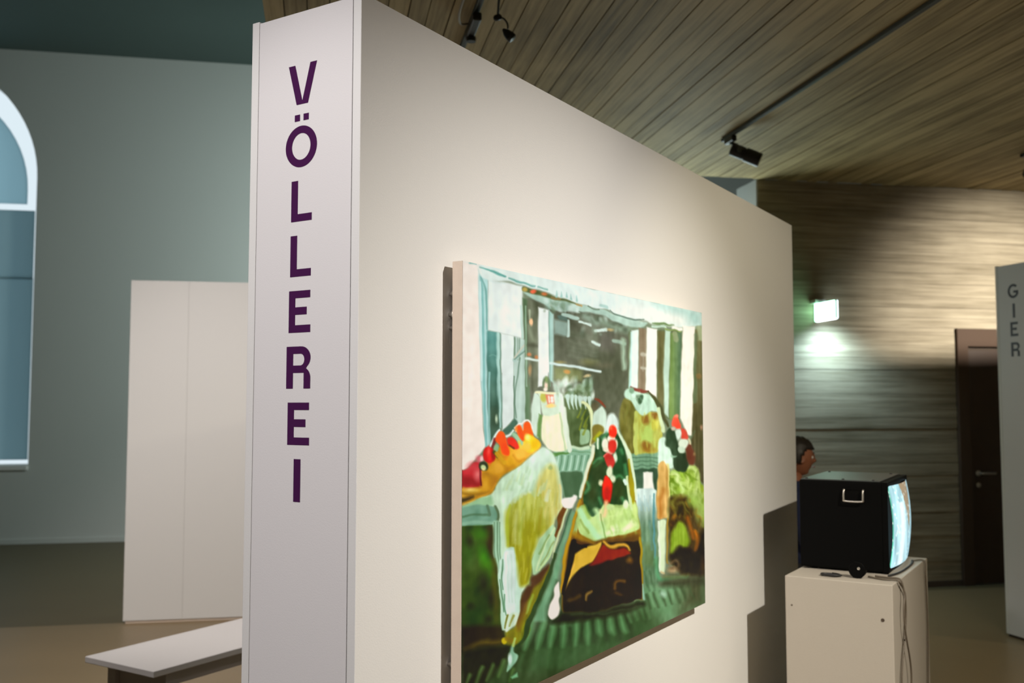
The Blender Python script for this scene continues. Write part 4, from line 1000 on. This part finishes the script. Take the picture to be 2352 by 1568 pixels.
# bezel round the tube and the bulging screen
bz = MB()
y0, y1 = -TD/2, -TD/2 + 0.022
bz.box(-TW/2, -TW/2 + 0.022, y0, y1, 0.008, TH_ - 0.004).box(TW/2 - 0.022, TW/2, y0, y1, 0.008, TH_ - 0.004)
bz.box(-TW/2 + 0.022, TW/2 - 0.022, y0, y1, 0.008, 0.026).box(-TW/2 + 0.022, TW/2 - 0.022, y0, y1, TH_ - 0.022, TH_ - 0.004)
bz.build('bezel', M['blackmatte'], tv)
nx_, ny_ = 60, 44
gx, gz = np.meshgrid(np.linspace(-TW/2 + 0.018, TW/2 - 0.018, nx_), np.linspace(TH_ - 0.02, 0.022, ny_))
u_ = gx / (TW/2); v_ = (gz - TH_/2) / (TH_/2)
bul = 0.050 * np.clip(1 - 0.55 * u_**2 - 0.45 * v_**2, 0, 1)
rs = np.random.RandomState(3)
fu = (gx + TW/2) / TW; fv = (TH_ - gz) / TH_
base = np.zeros((ny_, nx_, 3)); base[:] = (0.36, 0.62, 0.72)
st = np.sin(fu * 31 + 3 * np.sin(fv * 4)) * 0.5 + np.sin(fu * 67 + fv * 5) * 0.3
base *= (1.0 + 0.45 * st)[..., None]
leg_ = (np.abs(fu - 0.52 - 0.10 * (fv - 0.1)) < 0.20 * np.clip(1 - fv * 1.6, 0, 1))
base[leg_] = np.array((0.30, 0.23, 0.15))
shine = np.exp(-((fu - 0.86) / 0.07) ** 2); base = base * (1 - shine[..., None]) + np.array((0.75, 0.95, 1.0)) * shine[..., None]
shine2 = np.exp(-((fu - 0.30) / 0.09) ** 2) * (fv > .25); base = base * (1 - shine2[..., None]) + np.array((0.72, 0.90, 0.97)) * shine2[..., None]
base[fu < 0.05] *= np.array((0.25, 0.8, 0.5))
sp_ = rs.rand(ny_, nx_) > 0.96; base[sp_] = (0.85, 1, 1)
sm = grid_mesh('screen', np.stack([gx, y0 + 0.012 - bul, gz], -1).reshape(-1, 3), nx_, ny_, np.clip(base, 0, 1), 'picture')
sm.materials.append(vcol_mat('tube_picture', 'picture', emission=0.95))
so = bpy.data.objects.new('screen', sm); COL.objects.link(so); so.parent = tv
# carrying handle on the cabinet side
hx = -TW/2
hp = smoothpath([(hx, -0.008, 0.337), (hx - 0.012, -0.008, 0.333), (hx - 0.016, -0.008, 0.300), (hx - 0.016, -0.014, 0.291), (hx - 0.016, -0.078, 0.291), (hx - 0.016, -0.084, 0.300), (hx - 0.012, -0.084, 0.333), (hx, -0.084, 0.337)], 5)
MB().tube(hp, 0.0042, 8).build('handle', M['chrome'], tv, smooth=True, label='steel carrying handle')
MB().box(hx - 0.003, hx, -0.088, -0.004, 0.337, 0.345).build('handle_plate', M['blackmatte'], tv)

# power adapter and coiled lead lying on the plinth in front of the set
ad = empty('power_adapter', sn(2.475, 0.465, PZ), PI/2 - PHI, 'small round black plug adapter on the plinth edge before the television', 'adapter')
MB().lathe([(0.0, 0.0), (0.030, 0.0), (0.033, 0.004), (0.033, 0.030), (0.028, 0.036), (0.0, 0.036)], 28, Matrix.Translation((-0.018, 0, 0.0335)) @ Matrix.Rotation(R(90), 4, 'Y')).build('body', M['blackmatte'], ad)
MB().lathe([(0.0045, 0), (0.0055, 0.003), (0.003, 0.003), (0.003, 0.0)], 14, Matrix.Translation((-0.018, -0.008, 0.040)) @ Matrix.Rotation(R(-90), 4, 'Y')).build('jack_ring', M['chrome'], ad, smooth=True)
def coil(c, r, turns, h):
    return [(c[0] + r * (1 + 0.12 * math.sin(t * 1.7)) * math.cos(t), c[1] + 1.7 * r * (1 + 0.1 * math.cos(t * 2.3)) * math.sin(t), c[2] + 0.004 + h * k / (turns * 14)) for k, t in enumerate(np.linspace(0, 2 * PI * turns, turns * 14))]
lead = empty('coiled_lead', sn(2.455, 0.375, PZ), PI/2 - PHI, 'coil of thin black lead lying left of the round adapter', 'cable')
MB().tube(coil((0, 0.01, 0), 0.022, 3, 0.006), 0.0032, 6).build('lead', M['cableblack'], lead, smooth=True)
def hang(name, path, r, m, label, group=None):
    o = MB().tube(smoothpath(path, 6), r, 7).build(name, m, None, smooth=True)
    o['label'] = label; o['category'] = 'cable'
    if group: o['group'] = group
    return o
NE = 0.6135
def twist(s0, amp, ph, per, n0=0.008):
    pts = []
    for k in range(23):
        z_ = 0.895 - k * 0.0395
        pts.append(sn(s0 + amp * math.sin(ph + k * per), NE + n0, z_))
    pts.append(sn(s0 + 0.03, NE + 0.02, 0.006)); pts.append(sn(s0 + 0.16, NE + 0.06, 0.006))
    return pts
hang('power_cable', [sn(2.50, .50, PZ + .005), sn(2.47, .56, PZ + .005), sn(2.475, NE - .006, PZ + .006), sn(2.478, NE + .008, PZ - .004)] + twist(2.53, 0.060, 0.3, 0.46)[1:], 0.0036, M['cable'], 'left strand of the twisted brown cable pair hanging down the plinth side')
hang('power_cable', [sn(2.53, .52, PZ + .005), sn(2.52, .57, PZ + .005), sn(2.515, NE - .006, PZ + .006), sn(2.512, NE + .008, PZ - .004)] + twist(2.56, 0.060, 3.4, 0.46, 0.017)[1:], 0.0036, M['cable'], 'right strand of the twisted brown cable pair hanging down the plinth side')
hang('power_cable', [sn(3.02, .58, PZ + .005), sn(3.05, NE - .006, PZ + .006), sn(3.055, NE + .008, PZ - .004)] + twist(3.05, 0.030, 0.0, 0.24)[1:], 0.0036, M['cable'], 'single dark cable hanging down the far edge of the plinth side')
hang('screen_lead', [sn(2.56, .565, PZ + .005), sn(2.66, .586, PZ + .005), sn(2.80, .592, PZ + .005), sn(2.95, .588, PZ + .005), sn(3.02, .575, PZ + .005)], 0.0045, M['cableblack'], 'black lead lying along the plinth top below the glowing screen')

# ------------------------------------------------------------------ white panel at the left and the bench
YP = 7.62
wp = empty('exhibition_panel', (-0.2, YP, 0), R(-1.0), 'plain white free-standing exhibition panel left behind the lettered partition', 'partition wall')
MB().box(-1.215, -0.8006, -0.015, 0.285, 0.02, 2.525).build('panel', M['white'], wp)
MB().box(-0.7994, 1.4, -0.015, 0.285, 0.02, 2.525).build('panel', M['white'], wp)
MB().box(-1.20, 1.39, -0.008, 0.278, 0.0, 0.02).build('base', M['canvasside'], wp)

be = empty('bench', sn(1.97, -2.44), PI/2 - PHI, 'low white bench with a thin top at the bottom left', 'bench')
MB().box(-0.75, 0.75, -0.24, 0.24, 0.422, 0.45).bevel(0.003, 2).build('seat', M['benchwhite'], be)
for sgn in (-1, 1):
    xx = sgn * 0.62
    for ya in (0.15, -0.205):
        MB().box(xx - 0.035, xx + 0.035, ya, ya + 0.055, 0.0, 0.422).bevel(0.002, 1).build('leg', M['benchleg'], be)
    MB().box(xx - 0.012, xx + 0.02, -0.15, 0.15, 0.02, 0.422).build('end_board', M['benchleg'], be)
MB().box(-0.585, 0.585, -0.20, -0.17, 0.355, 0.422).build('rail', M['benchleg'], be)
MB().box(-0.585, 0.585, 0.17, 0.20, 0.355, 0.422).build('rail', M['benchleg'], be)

# ------------------------------------------------------------------ second lettered partition (GIER)
G0 = Vector((4.668, 6.065, 0)); ga = R(-85)
gd = Vector((math.cos(ga), math.sin(ga), 0))
gp = empty('partition_wall', G0, ga, 'white partition at the right edge lettered GIER, in front of the brown door', 'partition wall')
# local x along the lettered end face, local y away from the room (to the right)
GHh, GWd, GLn = 2.575, 0.345, 2.2
MB().box(0, 0.023, 0, GLn, 0.02, GHh).bevel(0.001, 1).build('side_panel', M['white'], gp)
MB().box(GWd - 0.023, GWd, 0, GLn, 0.02, GHh).bevel(0.001, 1).build('side_panel', M['white'], gp)
MB().box(0.0245, GWd - 0.0245, 0.0006, 0.02, 0.02, GHh - 0.005).build('end_panel', M['white_end'], gp)
MB().box(0.024, GWd - 0.024, GLn - 0.02, GLn - 0.0006, 0.02, GHh - 0.005).build('end_panel', M['white_end'], gp)
MB().box(0.023, GWd - 0.023, 0.021, GLn - 0.021, 0.02, GHh - 0.01).build('core', M['seam'], gp)
MB().box(0.01, GWd - 0.01, 0.01, GLn - 0.01, 0.0, 0.02).build('base', M['seam'], gp)
for ch, zt, lx in (('G', 2.432, .112), ('I', 2.296, .151), ('E', 2.168, .126), ('R', 2.028, .127)):
    me = letter_mesh(GL[ch][1], lambda u, v, d: Vector((lx + u * 1.05, 0.0006 - d, v * 1.05)))
    for v in me.vertices: v.co.z += zt - 0.0987
    me.materials.append(M['brownvinyl'])
    o = bpy.data.objects.new('letter', me); COL.objects.link(o); o.parent = gp

# ------------------------------------------------------------------ emergency sign on the concrete wall
sg = empty('exit_sign', (4.222, YW, 2.32), 0, 'glowing white emergency sign box standing out from the concrete wall', 'sign')
MB().box(-0.011, 0.011, -0.348, -0.004, 0.0, 0.155).bevel(0.004, 3).build('housing', M['signbox'], sg)
MB().box(-0.0145, -0.0115, -0.349, -0.008, 0.001, 0.154).bevel(0.0012, 1).build('sign_face', M['signface'], sg)
MB().box(0.0115, 0.0145, -0.349, -0.008, 0.001, 0.154).bevel(0.0012, 1).build('sign_face', M['signface2'], sg)
MB().box(-0.010, 0.010, -0.34, -0.02, -0.004, -0.0005).build('diffuser', M['signunder'], sg)
MB().box(-0.05, 0.05, -0.09, -0.004, 0.155, 0.185).bevel(0.004, 2).build('bracket', M['signbox'], sg)

# ------------------------------------------------------------------ lighting tracks and spotlights
def track(x, y0, y1, label):
    t = empty('lighting_track', (x, y0, ZC), 0, label, 'lighting track')
    MB().box(-0.014, 0.014, 0, y1 - y0, -0.030, -0.005).bevel(0.002, 1).build('channel', M['rail'], t)
    MB().box(-0.005, 0.005, 0.01, y1 - y0 - 0.01, -0.0315, -0.029).build('slot', M['black'], t)
    for yy in (0.0, y1 - y0): MB().box(-0.0155, 0.0155, yy - 0.012, yy + 0.012, -0.0315, -0.005).build('end_cap', M['black'], t)
    return t
track(2.875, -1.0, 6.62, 'long thin ceiling track running from the upper right to the black spotlight')
track(0.722, -1.0, 6.9, 'short visible ceiling track at the top, above the partition edge')

def spotlight(loc, axis, ln, rad, label, stem_top, ring=None, group=None, lens=True):
    sl = empty('spotlight', loc, 0, label, 'spotlight', group)
    ax = Vector(axis).normalized()
    q = ax.to_track_quat('Z', 'Y').to_matrix().to_4x4()
    m0 = q
    MB().lathe([(rad*.72, -ln*.50), (rad*.92, -ln*.46), (rad*.92, -ln*.06), (rad*.86, -ln*.05), (rad*.86, -ln*.02), (rad, 0.0), (rad, ln*.5), (rad*.93, ln*.505)], 28, m0).build('lamp_head', M['black'], sl)
    if ring: MB().lathe([(rad*.93, ln*ring), (rad*1.05, ln*ring), (rad*1.05, ln*(ring+.07)), (rad*.93, ln*(ring+.07))], 28, m0).build('ring', M['brass'], sl, label='brass ring')
    if lens: MB().lathe([(0.0, ln*.507), (rad*.88, ln*.507), (rad*.88, ln*.512), (0.0, ln*.512)], 24, m0).build('lens', M['glass'], sl)
    st = Vector(stem_top) - Vector(loc)
    j = m0 @ Vector((0, 0, -ln*.28))
    pts = smoothpath([st, Vector((st.x, st.y, j.z + rad*1.3)), j + Vector((0, 0, rad*.85))], 4)
    MB().tube(pts, 0.013, 10).build('stem', M['rail'], sl, smooth=True)
    MB().box(st.x - 0.019, st.x + 0.019, st.y - 0.07, st.y + 0.07, st.z - 0.026, st.z + 0.0118).bevel(0.004, 2).build('adapter', M['black'], sl)
    MB().lathe([(0.02, -rad*1.05), (0.022, -rad*.9), (0.022, rad*.9), (0.02, rad*1.05)], 16, Matrix.Translation(j) @ Matrix.Rotation(R(90), 4, 'X')).build('pivot', M['rail'], sl)
    return sl
spotlight((2.972, 6.46, 3.398), (0.80, -0.35, -0.42), 0.225, 0.052, 'black cylindrical spotlight at the end of the long ceiling track', (2.875, 6.50, 3.516))
spotlight((5.36, 6.50, 3.43), (0.45, 1.2, -0.85), 0.17, 0.050, 'black spotlight with brass ring cut by the right picture edge', (5.36, 6.44, 3.516), ring=-.2)
track(5.36, 4.6, 6.6, 'ceiling track of the brass-ringed spotlight at the right edge')

# small pendant spot on a rod near the top edge
ps = empty('pendant_spotlight', (0.80, 4.5, 3.56), 0, 'small black spotlight on a hooked arm hanging near the top edge', 'spotlight')
MB().tube([(0, -0.1, 0), (0.004, -0.03, -0.04), (0.006, 0, -0.085)], 0.006, 8).build('rod', M['rail'], ps, smooth=True)
MB().lathe([(0.008, -0.022), (0.015, -0.014), (0.015, 0.010), (0.008, 0.018)], 16, Matrix.Translation((0.006, 0, -0.100)) @ Matrix.Rotation(R(70), 4, 'Y')).build('knuckle', M['black'], ps, smooth=True)
MB().tube(smoothpath([(0.010, 0, -0.098), (0.035, 0, -0.105), (0.052, 0, -0.128), (0.054, 0, -0.152)], 6), 0.0045, 8).build('arm', M['black'], ps, smooth=True)
ph = Matrix.Translation((0.056, 0, -0.180)) @ Vector((0.50, -0.25, -0.6)).to_track_quat('Z', 'Y').to_matrix().to_4x4()
MB().lathe([(0.008, -0.036), (0.012, -0.026), (0.019, -0.014), (0.024, 0.012), (0.024, 0.030)], 20, ph).build('lamp_head', M['black'], ps, smooth=True)
ta = MB().box(-0.022, 0.022, -0.14, 0.14, -0.030, 0.012).bevel(0.008, 2).lathe([(0.024, -0.02), (0.026, 0.0), (0.018, 0.02)], 16, Matrix.Translation((0.004, 0.10, -0.03))).build('track_adapter', M['black'], None)
ta.location = (0.722, 4.74, ZC - 0.049); ta['label'] = 'black feed adapter clipped on the track at the top of the picture'; ta['category'] = 'track adapter'
hang('white_loop_cable', [(0.70, 4.78, ZC - .03), (0.655, 4.72, ZC - .055), (0.625, 4.55, ZC - .07), (0.635, 4.36, ZC - .05), (0.69, 4.26, ZC - .03)], 0.006, mat('pale_cable', (0.35, 0.31, 0.24), 0.6), 'pale cable looping beside the track at the top of the picture')

# ------------------------------------------------------------------ person half hidden behind the television
pe = empty('person', (2.69, 5.25, 0), R(-12), 'person with short dark hair in a dark blue jumper standing behind the television, facing right', 'person')
def skin_obj(name, verts, edges, radii, m, parent, root=0, sub=2, label=None):
    me = bpy.data.meshes.new(name); me.from_pydata([tuple(v) for v in verts], edges, []); me.update()
    o = bpy.data.objects.new(name, me); COL.objects.link(o); o.parent = parent
    md = o.modifiers.new('skin', 'SKIN'); md.use_smooth_shade = True
    if not me.skin_vertices: 
        bm = bmesh.new(); bm.from_mesh(me); bm.verts.layers.skin.verify(); bm.to_mesh(me); bm.free()
    for k, r_ in enumerate(radii):
        me.skin_vertices[0].data[k].radius = (r_, r_) if not isinstance(r_, tuple) else r_
        me.skin_vertices[0].data[k].use_root = (k == root)
    sb = o.modifiers.new('sub', 'SUBSURF'); sb.levels = sub; sb.render_levels = sub
    me.materials.append(m)
    if label: o['label'] = label
    return o
# figure faces local +X, height 1.41
# continuous body (skin) under the clothes: hips, torso, neck, arms, legs
V_ = [(0,0,.74),(0,0,.86),(0.005,0,.98),(0,0,1.085),(-0.005,0,1.155),(0.0,0,1.225),
      (0,.075,.68),(0.01,.085,.40),(-0.01,.088,.075),
      (0,-.075,.68),(0.01,-.085,.40),(-0.01,-.088,.075),
      (-.005,.075,1.09),(0,.135,1.07),(-0.02,.172,.91),(0.054,.169,.715),
      (-.005,-.075,1.09),(0,-.135,1.07),(-0.02,-.172,.91),(0.054,-.169,.715)]
E_ = [(0,1),(1,2),(2,3),(3,4),(4,5),(0,6),(6,7),(7,8),(0,9),(9,10),(10,11),(3,12),(12,13),(13,14),(14,15),(3,16),(16,17),(17,18),(18,19)]
Rd = [.098,.088,.090,.088,.050,.045,.068,.05,.034,.068,.05,.034,.052,.044,.036,.024,.052,.044,.036,.024]
body = skin_obj('body', V_, E_, Rd, M['skin'], pe)
# jumper and trousers a little fuller than the body
jm = Matrix.Diagonal((0.86, 1.14, 1, 1))
jum = MB().lathe([(.100,.690),(.119,.700),(.124,.76),(.113,.88),(.117,1.0),(.119,1.06),(.113,1.105),(.092,1.136),(.058,1.162),(.050,1.162)], 36, jm).build('jumper', M['sweater'], pe, smooth=True, label='dark blue jumper')
for sy in (1, -1):
    skin_obj('sleeve', [(-.005,sy*.062,1.093),(0,sy*.132,1.072),(-.02,sy*.172,.91),(.038,sy*.170,.765)], [(0,1),(1,2),(2,3)], [.066,.062,.049,.037], M['sweater'], jum)
skin_obj('trousers', [(0,0,.80),(0,0,.72),V_[6],V_[7],(-0.008,.088,.09),V_[9],V_[10],(-0.008,-.088,.09)], [(0,1),(1,2),(2,3),(3,4),(1,5),(5,6),(6,7)], [.100,.112,.086,.066,.05,.086,.066,.05], M['trousers'], pe, label='dark trousers')
for sy in (1, -1):
    skin_obj('shoe', [(-0.06,sy*.09,.035),(0.02,sy*.09,.045),(0.10,sy*.095,.032),(0.145,sy*.097,.026)], [(0,1),(1,2),(2,3)], [.036,.042,.034,.026], M['shoe'], pe)
    # hand: palm with four fingers and a thumb, relaxed
    hv = [(0.045,sy*.17,.745),(0.058,sy*.168,.700),(0.066,sy*.166,.672)]; he = [(0,1),(1,2)]; hr = [.021,(.016,.028),(.014,.028)]
    hand = skin_obj('hand', hv, he, hr, M['skin'], body, sub=1)
    for k, ln_ in enumerate((.060,.068,.064,.050)):
        yo = sy * (.166 + (k - 1.5) * -.0145); x0 = .066
        fz = .676
        skin_obj('finger', [(x0 - .004,yo,fz + .008),(x0 + .006,yo,fz - ln_*.45),(x0 + .004,yo,fz - ln_*.75),(x0 - .006,yo,fz - ln_)], [(0,1),(1,2),(2,3)], [.0085,.0080,.0074,.0064], M['skin'], body, sub=1)
    skin_obj('thumb', [(.062,sy*.150,.712),(.080,sy*.136,.690),(.088,sy*.134,.664)], [(0,1),(1,2)], [.010,.0095,.008], M['skin'], body, sub=1)
# head: shaped ellipsoid with face relief
hb = bmesh.new()
bmesh.ops.create_uvsphere(hb, u_segments=48, v_segments=36, radius=1.0)
for v in hb.verts:
    x_, y_, z_ = v.co
    a_, b_, c_ = 0.092, 0.073, 0.108
    nx2, ny2, nz2 = x_ * a_, y_ * b_, z_ * c_
    if z_ < -0.1:
        k_ = min(1, (-z_ - 0.1) / 0.9)
        ny2 *= 1 - 0.30 * k_; nx2 = nx2 * (1 - 0.22 * k_) + 0.018 * k_
    if x_ > 0.3:
        f_ = (x_ - 0.3) / 0.7
        nx2 -= 0.010 * f_
        nx2 += 0.024 * math.exp(-(y_ / 0.17) ** 2) * math.exp(-((z_ + 0.18) / 0.16) ** 2) * f_        # nose
        nx2 += 0.010 * math.exp(-(y_ / 0.14) ** 2) * math.exp(-((z_ - 0.08) / 0.22) ** 2) * f_        # bridge
        nx2 += 0.007 * math.exp(-(y_ / 0.30) ** 2) * math.exp(-((z_ + 0.52) / 0.10) ** 2) * f_        # lips
        nx2 += 0.010 * math.exp(-(y_ / 0.30) ** 2) * math.exp(-((z_ + 0.86) / 0.13) ** 2)             # chin
        nx2 -= 0.009 * (math.exp(-((y_ - .36) / 0.18) ** 2) + math.exp(-((y_ + .36) / 0.18) ** 2)) * math.exp(-((z_ - 0.0) / 0.12) ** 2)
        nx2 += 0.004 * math.exp(-(y_ / 0.6) ** 2) * math.exp(-((z_ - 0.2) / 0.10) ** 2)               # brow
    v.co = (nx2, ny2, nz2)
hm = bpy.data.meshes.new('head'); hb.to_mesh(hm); hb.free()
for p_ in hm.polygons: p_.use_smooth = True
hm.materials.append(M['skin'])
head = bpy.data.objects.new('head', hm); COL.objects.link(head); head.parent = pe
head.location = (0.022, 0, 1.298); head.rotation_euler = (0, R(4), 0)
for sy in (1, -1):
    MB().lathe([(0.0, -.0105), (.006, -.0085), (.0100, -.004), (.0105, 0), (.0100, .004), (.006, .0085), (0.0, .0105)], 14, Matrix.Translation((0.0700, sy * .028, 0.002))).build('eye', M['eyewhite'], head, smooth=True)
    MB().lathe([(0, 0), (.0045, 0), (.004, .0012), (0, .0016)], 12, Matrix.Translation((0.0800, sy * .028, 0.001)) @ Matrix.Rotation(R(90), 4, 'Y')).build('iris', M['hair'], head)
    ear = MB().lathe([(0, -.006), (.020, -.005), (.026, 0), (.022, .006), (.012, .003), (0, .002)], 18, Matrix.Translation((0.002, sy * .070, -0.012)) @ Matrix.Rotation(R(-sy * 80), 4, 'X') @ Matrix.Scale(0.7, 4, (1, 0, 0)))
    ear.build('ear', M['skin'], head, smooth=True)
    MB().tube([(0.082, sy * .014, .0235), (0.083, sy * .028, .0275), (0.074, sy * .044, .023)], [.002, .0028, .0015], 6).build('eyebrow', M['hair'], head, smooth=True)
MB().tube([(0.0865, -.020, -.054), (0.095, -.008, -.053), (0.096, 0, -.054), (0.095, .008, -.053), (0.0865, .020, -.054)], [.002, .0042, .0042, .0042, .002], 8).build('lips', M['lip'], head, smooth=True)
hb = bmesh.new(); bmesh.ops.create_uvsphere(hb, u_segments=40, v_segments=30, radius=1.0)
dl = [v for v in hb.verts if (v.co.z < 0.34 and v.co.x > 0.30) or (v.co.z < -0.32) or (v.co.z < 0.1 and v.co.x > 0.05 and abs(v.co.y) > .3)]
bmesh.ops.delete(hb, geom=dl, context='VERTS')
for v in hb.verts:
    x_, y_, z_ = v.co
    wv = 1 + 0.02 * math.sin(x_ * 23 + z_ * 9) + 0.015 * math.sin(y_ * 31)
    v.co = (x_ * 0.101 * wv - 0.002, y_ * 0.081 * wv, z_ * 0.118 * wv)
hm = bpy.data.meshes.new('hair'); hb.to_mesh(hm); hb.free()
for p_ in hm.polygons: p_.use_smooth = True
hm.materials.append(M['hair'])
ho = bpy.data.objects.new('hair', hm); COL.objects.link(ho); ho.parent = head
sd = ho.modifiers.new('thick', 'SOLIDIFY'); sd.thickness = 0.008; sd.offset = -1
ho['label'] = 'short dark hair'
